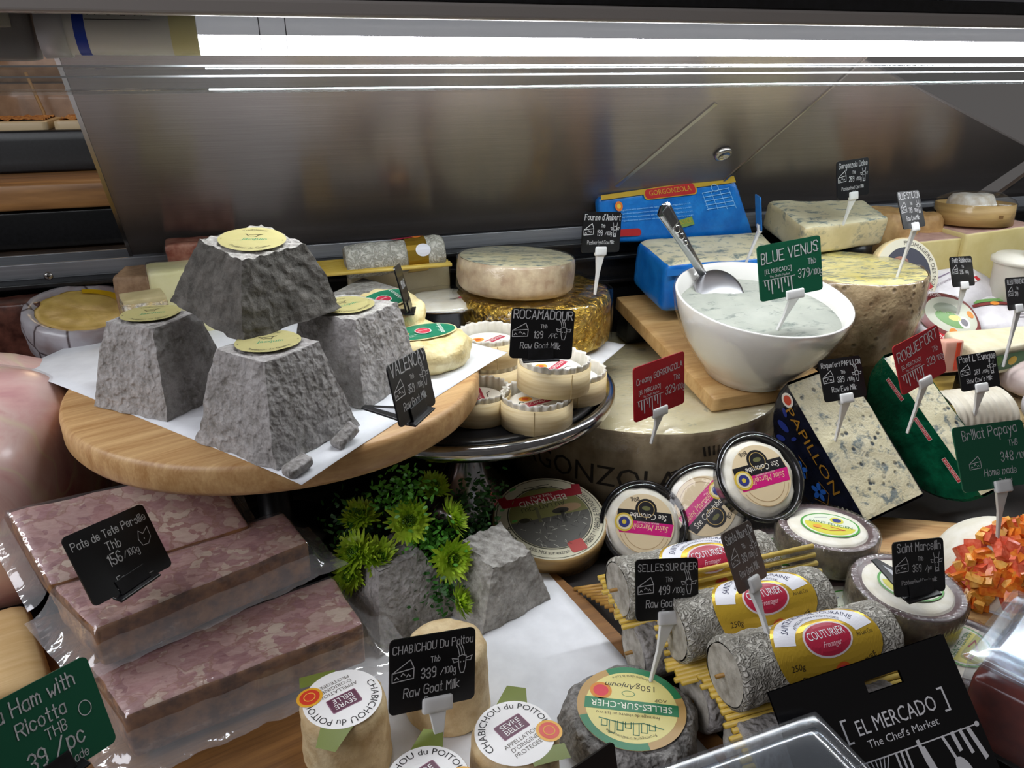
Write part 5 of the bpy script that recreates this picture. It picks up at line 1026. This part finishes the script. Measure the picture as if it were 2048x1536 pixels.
# chabichou cheeses
chab_m = mat('chabichou_rind', '#bfa377', '#d9c49a', .9, rough=.6, bump=.55, bsc=3.2, bd=.12)
def chab(label, loc, rb_, rt, h, seed, lab=None, rot=(0, 0, 0)):
    o = thing('chabichou_cheese', label, 'cheese', loc, rot, 'small barrel-shaped goat cheeses')
    G().lathe([(.001, 0), (rb_ - .2, 0), (rb_, .3)] + [(rb_ + (rt - rb_) * i / 8, .3 + (h - .7) * i / 8) for i in range(9)] + [(rt - .25, h - .1), (rt - .6, h)] + [((rt - .6) * (1 - i / 4) + .001, h) for i in range(1, 5)], 64, crk(rb_, h, seed, .09)).obj('rind', chab_m, o)
    if lab is not None:
        A = Art(); gr = flat('#6f7a34', .45); wh = flat('#eeecea', .4); pu = flat('#5c2540', .4); bk = flat('#23201e')
        A.poly([(-1.2, 1.3), (1.5, 3.5), (2.4, 2.7), (1.6, 1.2)], gr, 0); A.rect(.9, -2.3, 2.2, 1.0, gr, 0, rot=-12); A.ell(0, 0, 2.35, wh, 1, n=48)
        A.text('CHABICHOU du POITOU', 0, 0, .44, bk, 2, arc=(1.72, 92), fit=6.4); A.rect(0, .35, 1.9, 1.15, flat('#8a5a70'), 2, rot=8, r=.1); A.rect(0, .35, 1.78, 1.03, pu, 3, rot=8); A.text('SEVRE', 0, .4, .36, wh, 4, rot=8); A.text('BELLE', .05, -.05, .36, wh, 4, rot=8)
        for k_, s_ in enumerate(('APPELLATION', "D'ORIGINE", 'PROTEGEE')): A.text(s_, .1, -.75 - .4 * k_, .28, flat('#6a625c'), 2, rot=8)
        A.ell(1.75, -.95, .78, flat('#e0a52c', .4), 3, n=24); A.ell(1.75, -.95, .6, flat('#cf3a24', .4), 4); A.ring(1.75, -.95, .3, .36, flat('#e8b040'), 5)
        q = A.build('label', o, fn=lambda x, y, hh: (x, y, hh + h + .1 - .018 * (x * x + y * y) * 1.0), maxe=.6); q.rotation_euler = (0, 0, radians(lab)); q.scale = (rt / 2.55,) * 2 + (1,)
    return o
chab('front right barrel goat cheese with white round label', (10.75, 31.6, .62), 2.75, 2.55, 5.4, 241, 12)
chab('bare barrel goat cheese without label, behind the black goat card', (8.7, 40.0, .62), 2.95, 2.7, 5.6, 243)
chab('left barrel goat cheese with upside-down label, under the plastic bag', (1.6, 37.6, .62), 2.75, 2.6, 5.2, 245, 190)
chab('front centre barrel goat cheese with label cut off by the picture edge', (5.2, 30.0, .62), 2.75, 2.5, 5.4, 247, 14)
# ---- green chrysanthemums
o = thing('chrysanthemum_bunch', 'bunch of lime green chrysanthemums between the pyramids', 'flowers', (8.5, 54.5, .2))
base = Vector((8.5, 54.5, .2)); pet = mat('petal_green', '#8fb81e', '#bcd63e', 1.5, rough=.5, Subsurface_Weight=.0); pet2 = mat('petal_centre', '#4d7d16', '#6b9a20', 2, rough=.5); leaf_m = mat('leaf_green', '#1c4a14', '#2f6a1e', 1.2, rough=.5)
def flower_mesh():
    g = G(); random.seed(11)
    for ringi, (n_, tilt, ln) in enumerate(((26, 8, 1.45), (26, 26, 1.35), (22, 45, 1.1), (16, 62, .8))):
        for k in range(n_):
            a = 2 * pi * (k + .5 * (ringi % 2)) / n_ + random.uniform(-.05, .05); tl = radians(tilt + random.uniform(-8, 8)); d = Vector((cos(a) * cos(tl), sin(a) * cos(tl), sin(tl))); s = Vector((-sin(a), cos(a), 0)); up = d.cross(s) * -1; l = ln * random.uniform(.85, 1.1)
            p = [d * .25 - s * .05, d * .25 + s * .05, d * l * .7 + s * .14 + up * .02, d * l * .7 - s * .14 + up * .02, d * l + s * .03 + up * -.12, d * l - s * .03 + up * -.12]
            g.add(p, [(0, 1, 2, 3), (3, 2, 4, 5)], 0)
    for i in range(40): a = i * 2.4; r = .3 * sqrt(i / 40); g.tube([(r * cos(a), r * sin(a), .2), (r * cos(a) * 1.3, r * sin(a) * 1.3, .55)], .045, 4, 1)
    return g
fm = None
heads = [(818, 1043, 51.5, 1.0, (-.1, -.75, .6)), (901, 1118, 49.5, 1.0, (.25, -.9, .35)), (903, 1036, 52, .9, (.8, -.3, .5)), (712, 1108, 51.5, 1.0, (-.5, -.4, .8)), (757, 1118, 50.8, .95, (.3, -.5, .8)), (918, 1204, 47.6, .75, (.6, -.3, .3)), (700, 1150, 51, .8, (-.5, -.6, .2)), (866, 976, 54.5, .8, (.2, -.3, .9)), (722, 1035, 54, .9, (-.2, -.3, .9))]
for px, py, yy, s, nn_ in heads:
    p = at(px, py, y=yy) - base; M_ = frame((0, 0, 0), Vector(nn_).orthogonal(), nn_).to_3x3().to_euler()
    if fm is None: h_ = flower_mesh().obj('flower_head', [pet, pet2], o, smooth=False); fm = h_.data
    else: h_ = link('flower_head', fm, o)
    h_.location = p * U; h_.rotation_euler = M_; h_.scale = (s * 1.35,) * 3
    G().tube([(0, 2, .2), (p.x * .5, p.y * .5 + 1.4, p.z * .6), tuple(p - Vector(nn_).normalized() * .2)], .13, 6).obj('stem', leaf_m, o)
def leafcl(seed, n_=260, spread=(2.2, 1.8, 2.0)):
    random.seed(seed); g = G()
    for i in range(n_):
        c = Vector([random.gauss(0, .5) * s for s in spread]); d = Vector((random.uniform(-1, 1), random.uniform(-1, .3), random.uniform(-.2, 1))).normalized(); s = d.orthogonal().normalized() * .09; l = random.uniform(.35, .7)
        g.add([c - s, c + s, c + d * l * .6 + s * 1.4, c + d * l, c + d * l * .6 - s * 1.4], [(0, 1, 2, 3, 4)])
    return g
for k, (px, py, yy, n_, m_) in enumerate(((800, 990, 53.2, 300, mat('frond_green', '#3f8a1e', '#62a834', 1, rough=.5)), (860, 1085, 51.2, 300, mat('frond_green', '', '')), (720, 1040, 55, 320, leaf_m), (940, 1060, 54, 260, leaf_m), (880, 1180, 49.2, 160, leaf_m), (690, 1110, 53, 200, leaf_m), (960, 990, 56, 200, leaf_m))):
    leafcl(300 + k, n_).obj('foliage', m_, o, smooth=False, loc=at(px, py, y=yy) - base, kind='stuff')
# ---- orange cheese on the right-hand board
o = thing('papaya_board', 'oak board under the orange fruit-covered cheese', 'serving board', (57, 38, 0)); rbox(10.5, 7.6, .95, .25, 6).obj('board', wood_a, o, loc=(0, 0, .95), rot=(0, 0, 62 - 90))
sheet('paper_sheet', 'white paper round under the orange fruit-covered cheese', Vector((49.3, 37.5, 0)), Vector((53, 31.5, 0)), Vector((62, 35, 0)), Vector((57, 44, 0)), 1.95, pap, seed=9, amp=.05)
PC = Vector((55.6, 37.6, 2.0)); o = thing('papaya_cheese', 'round fresh cheese covered in orange candied papaya dice', 'cheese', PC)
def dome(t, ph): return Vector((5.4 * cos(t) * cos(ph), 5.4 * sin(t) * cos(ph), 5.2 * sin(ph)))
G().lathe([(5.25 * cos(radians(a_)), 5.0 * sin(radians(a_))) for a_ in range(0, 91, 9)], 40).obj('cheese', white_m, o)
om = [mat('papaya_' + c_[0], c_[1], c_[2], 2, rough=.25, bump=.1, bsc=3) for c_ in (('orange', '#d2561a', '#e88a2e'), ('coral', '#cf4a2c', '#e8785a'), ('amber', '#e0912a', '#f0b860'))]
cub = []
for k in range(6): cub.append([rbox(random.uniform(.6, .85), random.uniform(.45, .65), random.uniform(.3, .42), .1, 2).obj('papaya_cube', om[k % 3], o, smooth=False).data][0])
for ob in [c for c in o.children if c.name.startswith('papaya_cube')]: bpy.data.objects.remove(ob)
random.seed(5); cnt = 0
for i in range(600):
    ph = math.asin(random.uniform(.0, 1)); t = random.uniform(-pi * 1.02, .12 * pi)
    if cnt >= 290: break
    p = dome(t, ph); p = p * random.uniform(.95, 1.05); cnt += 1
    c_ = link('papaya_cube', random.choice(cub), o, loc=p); c_.rotation_euler = (random.uniform(0, 6), random.uniform(0, 6), random.uniform(0, 6))
# ---- black pouch and the clear boxes at the very front
o = thing('black_pouch', 'glossy black hanging pouch with white market logo and cutlery drawing', 'pouch', (28.92, 22.92, 8.27), (-39.6 + 90, -11.6, -6.5))
PW, PH = 10.6, 8.0
o.matrix_world = Matrix.Translation(Vector((28.92, 22.92, 8.27)) * U) @ Euler((radians(-39.55), radians(-11.65), radians(-6.55)), 'XYZ').to_matrix().to_4x4() @ Matrix.Rotation(radians(90), 4, 'X')
pm = mat('pouch_black', '#08080a', rough=.2, bump=.1, bsc=.4)
# front skin with a euro slot, drawn as a ring of quads
hole = rrect(2.7, .72, .34, 4, .9, 2.65); n_h = len(hole)
def pth(x, y): return .25 + .35 * max(0, 1 - ((y + 1.2) / 3.2) ** 2) * max(0, 1 - (x / 5.2) ** 2)
def pfn(u, v): x = (u - .5) * PW; y = (v - .5) * PH; return (x, y, pth(x, y) * .5)
g = G().grid(pfn, 30, 24).grid(lambda u, v: tuple(Vector(pfn(1 - u, v)) * Vector((1, 1, 0)).length * 0 + Vector((pfn(1 - u, v)[0], pfn(1 - u, v)[1], -pth(*pfn(1 - u, v)[:2]) * .5))), 30, 24)
g.f = [q for q in g.f if not all(abs(g.v[i][0] - .9) < 1.25 and abs(g.v[i][1] - 2.65) < .45 for i in q)]; g.m = [0] * len(g.f)
g.obj('pouch', pm, o)
A = Art(); wt = flat('#d8d8da', .5)
A.text('EL MERCADO', .95, .55, .78, wt, 0, fit=4.7); A.line([(-1.85, 1.5), (-2.1, 1.5), (-2.1, .35), (-1.85, .35)], .1, wt, 0); A.line([(3.7, 1.5), (3.95, 1.5), (3.95, .35), (3.7, .35)], .1, wt, 0); A.text("The Chef's Market", .95, -.15, .4, wt, 0, fit=4.2, bold=1); A.line([(-2.6, -.75), (5.0, -.75)], .07, wt, 0); A.ell(-2.65, -.75, .14, wt, 0); A.ell(5.05, -.75, .14, wt, 0)
for k in range(6): A.line([(-1.6 + .25 * k, -.8), (-1.3 + .1 * k, -1.7), (-1.0, -2.3)], .06, wt, 0)
A.ring(-1.0, -2.6, .16, .3, wt, 0); A.line([(.1, -.8), (.1, -1.6), (.25, -2.0), (.55, -2.0), (.7, -1.6), (.7, -.8)], .12, wt, 0); A.line([(.4, -.8), (.4, -2.0)], .12, wt, 0); A.line([(1.5, -.6), (1.6, -1.6), (1.9, -3.0)], .2, wt, 0); A.poly([(1.45, -.9), (1.75, -.9), (2.2, -3.2), (1.95, -3.3)], wt, 0)
A.line([(2.9, -.8), (3.2, -2.0)], .16, wt, 0); A.ell(3.45, -2.8, .42, wt, 0, ry=.9, rot=12); A.line([(3.5, -.8), (3.6, -1.6)], .22, wt, 0); A.line([(4.0, -.8), (4.2, -1.9)], .2, wt, 0); A.poly([(4.35, -.8), (4.6, -.8), (5.0, -2.4), (4.75, -2.5)], wt, 0)
A.build('print', o, fn=lambda x, y, h: (x, y, pth(x, y) * .5 + h), maxe=.6)
def clearbox(label, P, rot, hx, hy, hz, cm, fill, name='clear_box'):
    o = thing(name, label, 'plastic box', P, rot, 'clear plastic food boxes')
    rbox(hx, hy, hz, .8, 10).obj('shell', clear_b, o, loc=(0, 0, hz)); rbox(hx + .25, hy + .25, .18, .15, 8).obj('lid_rim', clear_b, o, loc=(0, 0, 2 * hz - .5)); rbox(hx - .9, hy - .9, .08, .07, 6).obj('lid_panel_edge', film('lid_edge', .06, .15, '#e8ecf0', .0, .3, edge=.25), o, loc=(0, 0, 2 * hz + .05))
    rbox(hx - .45, hy - .45, hz * fill, .6, 10, lambda x, y, z: (x, y, z + .12 * fz(x, y, z, .6, 9))).obj('contents', cm, o, loc=(0, 0, hz * fill + .15)); return o
BA, BB = at(1300, 1538, z=10.4), at(1632, 1420, z=10.4); bx_ = (BB - BA).normalized(); by_ = Vector((-bx_.y, bx_.x, 0)); bm_ = (BA + BB) / 2 - by_ * 3.2
clearbox('clear plastic box in front of the black pouch', (bm_.x, bm_.y, .62), (0, 0, math.degrees(math.atan2(bx_.y, bx_.x))), (BB - BA).length / 2, 3.2, 4.9, mat('box_food', '#6a5140', '#94705a', .8, rough=.5), .55)
clearbox('clear plastic box of red-brown jelly at the lower right corner', (44.5, 24.2, 1.6), (0, 3, 24), 5.0, 4.6, 3.4, mat('red_jelly', '#5a1c12', '#7c2c1c', .5, rough=.2, bump=.2, bsc=1), .7)
# ================================================================== price cards
chalk = flat('#c2c2c2', .9); card_k = mat('card_black', '#0b0b0d', rough=.3); card_g = mat('card_green', '#0b5238', rough=.3); card_r = mat('card_red', '#9c1a22', rough=.3); card_br = mat('card_brown', '#3d302b', rough=.35); card_b = mat('card_blue', '#1c5c9c', rough=.3)
pl_w = mat('white_plastic', '#dcdcda', rough=.35)
def ic_wedge(A, x, y, s, m=chalk):
    w = .045 * s; f = lambda pts: [(x + a * s, y + b * s) for a, b in pts]
    A.line(f([(0, .05), (1, .1), (1.02, .55), (0, .45), (0, .05)]), w, m); A.line(f([(0, .45), (.85, .95), (1.02, .55)]), w, m)
    for a, b in ((.2, .2), (.5, .33), (.75, .25)): A.line(f([(a - .08, b - .03), (a, b + .07), (a + .09, b - .02)]), w, m)
def ic_goat(A, x, y, s, m=chalk, cow=False):
    w = .04 * s; f = lambda pts: [(x + a * s, y + b * s) for a, b in pts]
    A.line(f([(-.2, .35), (-.16, -.1), (-.08, -.4), (.08, -.4), (.16, -.1), (.2, .35), (0, .42), (-.2, .35)]), w, m); A.line(f([(-.2, .25), (-.5, .32), (-.42, .12), (-.18, .15)]), w, m); A.line(f([(.2, .25), (.5, .32), (.42, .12), (.18, .15)]), w, m)
    if cow: A.line(f([(-.18, .4), (-.26, .72)]), w, m); A.line(f([(.18, .4), (.26, .72)]), w, m); A.line(f([(-.14, -.22), (-.16, -.45), (.16, -.45), (.14, -.22), (-.14, -.22)]), w, m)
    else:
        for a in (-.14, .0, .12): A.line(f([(a, .42), (a - .06, .7), (a - .16, .92)]), w, m)
    A.ell(x - .08 * s, y + .1 * s, .035 * s, m, 1, n=8); A.ell(x + .08 * s, y + .1 * s, .035 * s, m, 1, n=8)
def card(label, P, rot, w, h, col, draw, stake=None, foot=None, name='price_card', sd=(0, 0, -1), dx=0, clipw=1.5):
    """card centred on P; rot = tilt back, roll, yaw in degrees; stake = length of the white pick, foot = black folding base"""
    E_ = Euler([radians(a) for a in rot]).to_matrix(); bot = Vector(P) + E_ @ Vector((0, 0, -h / 2))
    o = thing(name, label, 'price card', bot, (0, 0, rot[2]), 'chalk price cards'); lr = (radians(rot[0]), radians(rot[1]), 0)
    c = G().prism(rrect(w, h, .32, 4, 0, h / 2), -.06, .06, fn=lambda x, y, z: (x, z, y)).obj('card', col, o, smooth=False); c.rotation_euler = lr
    A = Art(); draw(A, w, h); t = A.build('chalk_lettering', o, fn=lambda x, y, q: (x, -.06 - q, y + h / 2), lift=.01); t.rotation_euler = lr
    if stake:
        k = w / 5; g = rbox(clipw / 2, .2, .46, .14, 6).obj('clip', pl_w, o, loc=(dx, -.02, .12)); g.rotation_euler = (lr[0], lr[1], 0)
        d = Euler((0, 0, radians(-rot[2]))).to_matrix() @ Vector(sd).normalized(); s = stake
        x = Vector((1, 0, 0)); y = d.cross(x).normalized(); g = G(); pr_ = ((0, .55), (.45 * s, .2), (.6 * s, .17), (s, .09)); o_ = Vector((dx, 0, -.2))
        for tt, hw in pr_: g.v += [tuple(o_ + d * tt + x * a * hw + y * b * .13) for a, b in ((-1, -1), (1, -1), (1, 1), (-1, 1))]
        for j in range(3):
            for i in range(4): g.f.append([j * 4 + i, j * 4 + (i + 1) % 4, j * 4 + 4 + (i + 1) % 4, j * 4 + 4 + i]); g.m.append(0)
        g.f += [[3, 2, 1, 0], [12, 13, 14, 15]]; g.m += [0, 0]; g.obj('stake', pl_w, o, smooth=False, bevel=.04)
    if foot:
        g = G().prism([(-1.5, -.55), (1.5, -.55), (1.5, .25), (1.2, .5), (.25, foot), (-.25, foot), (-1.2, .5), (-1.5, .25)], 0, .16)
        ob = g.obj('foot', black_pl, o, smooth=False, bevel=.06, loc=(0, 0, -.12))
        G().box((0, -.16, .42), (2.1, .1, .95)).box((0, .16, .35), (2.1, .1, .8)).obj('clip', black_pl, o, smooth=False, bevel=.03, rot=(rot[0], 0, 0))
        G().prism([(-.55, .75), (.55, .75), (0, foot - .9)], .1, .19).obj('foot_opening', flat('#b9bbc0', .6), o, smooth=False, loc=(0, 0, -.12)) if foot > 3 else None
    return o
def std(title, price, unit, milk, origin, animal='goat', th=None, tsx=.8, rot=0, thb='Thb', a2=None):
    def f(A, w, h):
        n = max(len(title), 1); H = th or min(.19 * h, w * .92 / (n * .66) / tsx * .95)
        A.hand(title, 0, h * .30, H, chalk, rot=rot, sx=tsx, wd=.11, maxw=w * .93)
        ic_wedge(A, -w * .47, -h * .08, w * .24)
        if thb: A.hand(thb, w * .02, h * .12, h * .075, chalk, wd=.12)
        A.hand(price, -w * .06, -h * .08, h * .13, chalk, wd=.12); A.hand(unit, w * .17, -h * .07, h * .085, chalk, wd=.12)
        if animal: ic_goat(A, w * .34, h * .02, h * .3, cow=animal == 'cow')
        if milk: A.hand(milk, -w * .02, -h * .29, min(h * .12, w * .8 / (len(milk) * .6)), chalk, wd=.11)
        if origin: A.hand(origin, w * .02, -h * .42, h * .085, chalk, wd=.12)
    return f
def mercado(title, price, unit, tit_h=.2, rot=6):
    def f(A, w, h):
        A.hand(title, 0, h * .2, maxw=w * .9, m=chalk, rot=rot, wd=.1, h=min(h * tit_h, w * .86 / (len(title) * .62)))
        A.text('[EL MERCADO]', -w * .2, -h * .02, h * .085, chalk, 1, fit=w * .42); A.text("The Chef's Market", -w * .18, -h * .1, h * .045, chalk, 1, fit=w * .32); A.line([(-w * .45, -h * .13), (w * .06, -h * .13)], .05, chalk)
        for k in range(9): A.line([(-w * .42 + k * w * .052, -h * .15), (-w * .42 + k * w * .052 + .05, -h * (.22 + .08 * ((k * 7) % 3)))], w * .018, chalk)
        A.hand('Thb', w * .34, h * .02, h * .1, chalk); A.hand(price, w * .2, -h * .2, h * .15, chalk); A.hand(unit, w * .4, -h * .19, h * .1, chalk)
    return f
card('slanted black goat-cheese price card on the round board', (8.55, 46.25, 22.27), (-12.9, 5.3, 51.7), 5.25, 4.05, card_k, std('VALENCAY', '359', '/100g', 'Raw Goat Milk', 'France', th=.85), foot=4.2)
card('black goat-cheese price card standing on the small wooden boxes', (20.8, 54.6, 21.8), (-10, 4.8, -9.8), 5.13, 4.03, card_k, std('ROCAMADOUR', '139', '/PC', 'Raw Goat Milk', 'France', th=.72), foot=2.6)
card('black price card with cow sketch stuck in the gold wheel', (33.0, 70.3, 26.1), (-5.2, 6.4, 17.8), 5.2, 4.0, card_k, std("Fourme d'Ambert", '199', '/100g', 'Pasteurised Cow Milk', 'France', 'cow'), stake=4.2, sd=(-.1, 0, -1))
card('black price card standing on the big cream chunk', (66.0, 73.7, 29.5), (-10.3, -2.1, 12.3), 5.55, 4.19, card_k, std('Gorgonzola Dolce', '259', '/100g', 'Pasteurised Cow Milk', 'Italy', 'cow'), stake=3.2, sd=(-.15, .1, -1))
card('narrow black price card with long stake in the yellowish half wheel', (65.2, 63.7, 27.65), (-23.5, 3.2, 22.2), 5.2, 3.9, card_k, std('BLUE STILTON', '319', '/100g', 'Raw Cow Milk', 'UK', 'cow'), stake=5.6, sd=(-.05, .15, -1))
card('small black price card before the red-cross wrapped cheese', (76.3, 65.5, 19.7), (-22.6, 5.3, 13.1), 4.56, 3.46, card_k, std('Petit Reblochon', '395', '/100g', '', 'France', None), stake=4.5)
card('small black price card at the right edge over the pale wedge', (74.2, 56.7, 19.7), (-21.6, 6.5, 15.6), 4.4, 3.35, card_k, std('BLEU PROVENCE', '299', '', '', '', None), stake=6.2)
card('green price card standing in the white bowl', (46.26, 57.66, 24.37), (-11.8, -4.3, 2.3), 6.98, 5.07, card_g, mercado('BLUE VENUS', '379', '/100g', .24, 3), stake=4.6, sd=(-.1, .35, -1), dx=.3, clipw=2)
card('red price card stuck in the large stamped wheel', (33.5, 57.45, 14.4), (-5.9, -.5, 20.4), 6.91, 5.17, card_r, mercado('Creamy GORGONZOLA', '329', '/100g', .2, 3), stake=2.9, sd=(-.3, -.1, -1), clipw=2)
card('black price card planted in the black-foil blue cheese', (48.9, 51.7, 15.4), (-27.5, 2.7, 5.1), 5.05, 3.81, card_k, std('Roquefort PAPILLON', '389', '/100g', 'Raw Ewe Milk', '', 'goat'), stake=4.4, sd=(0, .1, -1))
card('red price card planted in the green-foil blue cheese', (56.4, 50.7, 16.7), (-18.2, -9.3, 12.8), 6.51, 4.64, card_r, mercado('ROQUEFORT', '329', '/100g', .24, 6), stake=5.0, sd=(-.1, .05, -1), clipw=1.8)
card('black price card with cow sketch by the yellow block, right', (65.4, 51.8, 14.0), (-24.5, -1.5, -1.7), 4.69, 3.5, card_k, std("Pont L'Eveque", '281', '/100g', "Raw Cow's Milk", '', 'cow', thb=None, th=.62), stake=4.2)
def brill(A, w, h):
    A.hand('Brillat Papaya', 0, h * .3, h * .15, chalk, rot=3, wd=.09, maxw=w * .9); A.hand('THB', w * .3, h * .12, h * .09, chalk); A.hand('348', w * .18, -h * .1, h * .14, chalk); A.hand('/100g', w * .4, -h * .09, h * .09, chalk); A.hand('Home made', w * .05, -h * .3, h * .11, chalk); A.hand('Thailand', w * .1, -h * .42, h * .06, chalk); ic_wedge(A, -w * .36, -h * .18, w * .16)
card('dark green price card planted in the orange fruit cheese', (50.2, 36.9, 14.8), (-29.8, .1, -4.4), 6.33, 4.82, card_g, brill, stake=5.2, sd=(.35, .1, -1), dx=.3)
card('black soft-cheese price card lying on the purple-rinded round', (41.6, 33.7, 9.0), (-24.3, 7.8, 1.3), 4.8, 3.8, card_k, std('Saint Marcellin', '359', '/pc', "Pasteurised Cow's milk", '', 'cow', th=.58), foot=4.4)
card('narrow dark brown price card stuck in the front goat log', (27.0, 34.1, 12.95), (-31.8, 14.4, 31.6), 4.65, 3.75, card_br, std('Sainte Maure De', '389', '/100g', 'Raw Goat Milk', 'France', 'goat'), stake=3.6, sd=(.05, -.62, -.8))
card('black goat-milk price card above the green and yellow label', (23.1, 36.5, 9.6), (-27, 10.9, .6), 4.87, 3.96, card_k, std('SELLES SUR CHER', '499', '/100g', 'Raw Goat Milk', 'France', th=.55), stake=4.4, sd=(-.3, -.15, -1))
card('black goat-milk price card in front of the bare barrel cheese', (6.7, 34.5, 9.3), (-18.4, 10.8, 8.3), 5.38, 4.32, card_k, std('CHABICHOU Du Poitou', '339', '/100g', 'Raw Goat Milk', 'France'), stake=4.3, sd=(-.1, -.55, -1), dx=.3, clipw=1.9)
def pt(A, w, h):
    A.hand('Pate de Tete Persille', 0, h * .27, h * .135, chalk, wd=.11, maxw=w * .9); A.hand('Thb', -w * .03, h * .08, h * .12, chalk); A.hand('156', -w * .08, -h * .12, h * .15, chalk); A.hand('/100g', w * .12, -h * .1, h * .09, chalk); A.hand('France', -w * .02, -h * .38, h * .1, chalk); A.line([(-w * .2, -h * .44), (w * .25, -h * .44)], .04, chalk)
    A.line([(w * .26, h * .05), (w * .3, h * .16), (w * .34, h * .1), (w * .42, h * .17), (w * .41, h * .02), (w * .35, -h * .06), (w * .28, -h * .05), (w * .26, h * .05)], .04, chalk); A.ell(w * .33, h * .03, .04, chalk, 1)
card('black pate price card with pig sketch on the vacuum packs', (-10.5, 45.95, 13.65), (-32.1, 7.2, 46.2), 5.72, 4.54, card_k, pt, foot=2.6)
def hm(A, w, h):
    A.hand('Parma Ham with', -w * .08, h * .28, h * .15, chalk); A.hand('Ricotta', w * .05, h * .06, h * .14, chalk); A.hand('THB', w * .12, -h * .1, h * .11, chalk); A.hand('39 /pc', w * .08, -h * .3, h * .17, chalk); A.hand('made', w * .2, -h * .45, h * .09, chalk); A.ring(w * .36, h * .0, .28, .32, chalk, 1, ky=1.2)
card('green ham price card cut off at the lower left corner', at(75, 1470, d=46), (-26, 8, 42), 6.4, 4.7, card_g, hm, foot=2.4)
o = card('blank edge-on blue price card behind the bowl', at(1517, 425, y=71), (-8, 4, 62), 4.2, 3.6, card_b, lambda A, w, h: A.hand('IT', 0, 0, .6, chalk), stake=4.6, sd=(-.25, .1, -1))
o = card('edge-on dark price card lying back on the upper green-labelled cheese', at(806, 575, y=64.2), (-14, 10, 74), 4.9, 3.9, card_k, lambda A, w, h: A.hand('MOTHAIS', 0, 0, .6, chalk), foot=4.0)
card('black card corner cut off by the bottom edge, before the green label', at(1172, 1600, d=44), (-20, 8, 24), 5.0, 3.9, card_k, lambda A, w, h: A.hand('RAW GOAT', 0, -.6, .5, chalk), foot=2.4)

# hidden dark risers belong to the case, not to the goods
k = 10
for o in list(bpy.data.objects):
    if o.get('category') == 'riser':
        for p in ('label', 'category', 'group'):
            if p in o: del o[p]
        o['kind'] = 'structure'; o.name = 'trim_%d' % k; k += 1

# print and lettering belong to the part they are on: thing > part > sub-part
SUBS = {'chalk_lettering', 'label', 'print', 'stamp', 'drawing', 'side_print', 'lid_label', 'gold_band', 'pink_sticker', 'side_band', 'foot_opening', 'straw', 'box_seam', 'lettering', 'blue_stripe', 'yellowed_end', 'cross_slot'}
HOST = {'chalk_lettering': 'card', 'foot_opening': 'foot', 'lettering': 'label_sleeve', 'blue_stripe': 'label_sleeve', 'yellowed_end': 'label_sleeve', 'cross_slot': 'head', 'box_seam': 'box'}
MAIN = ('cheese', 'body', 'rind', 'box', 'wrapper', 'pouch', 'wrapped_pack', 'block', 'pack', 'wedge', 'side', 'cut_face')
base = lambda n: n.split('.')[0]
for r in [o for o in bpy.data.objects if o.get('category')]:
    ch = list(r.children)
    for c in ch:
        b = base(c.name)
        if b not in SUBS or (b == 'straw' and r['category'] != 'cheese'): continue
        names = (HOST[b],) if b in HOST else MAIN
        host = next((q for n in names for q in ch if base(q.name) == n), None)
        if b in ('lid_label', 'side_print'): host = next((q for q in ch if base(q.name) == 'box'), None)
        if not host or host is c: continue
        inv = c.matrix_parent_inverse.copy(); hm_ = host.matrix_parent_inverse @ host.matrix_basis
        c.parent = host; c.matrix_parent_inverse = hm_.inverted() @ inv
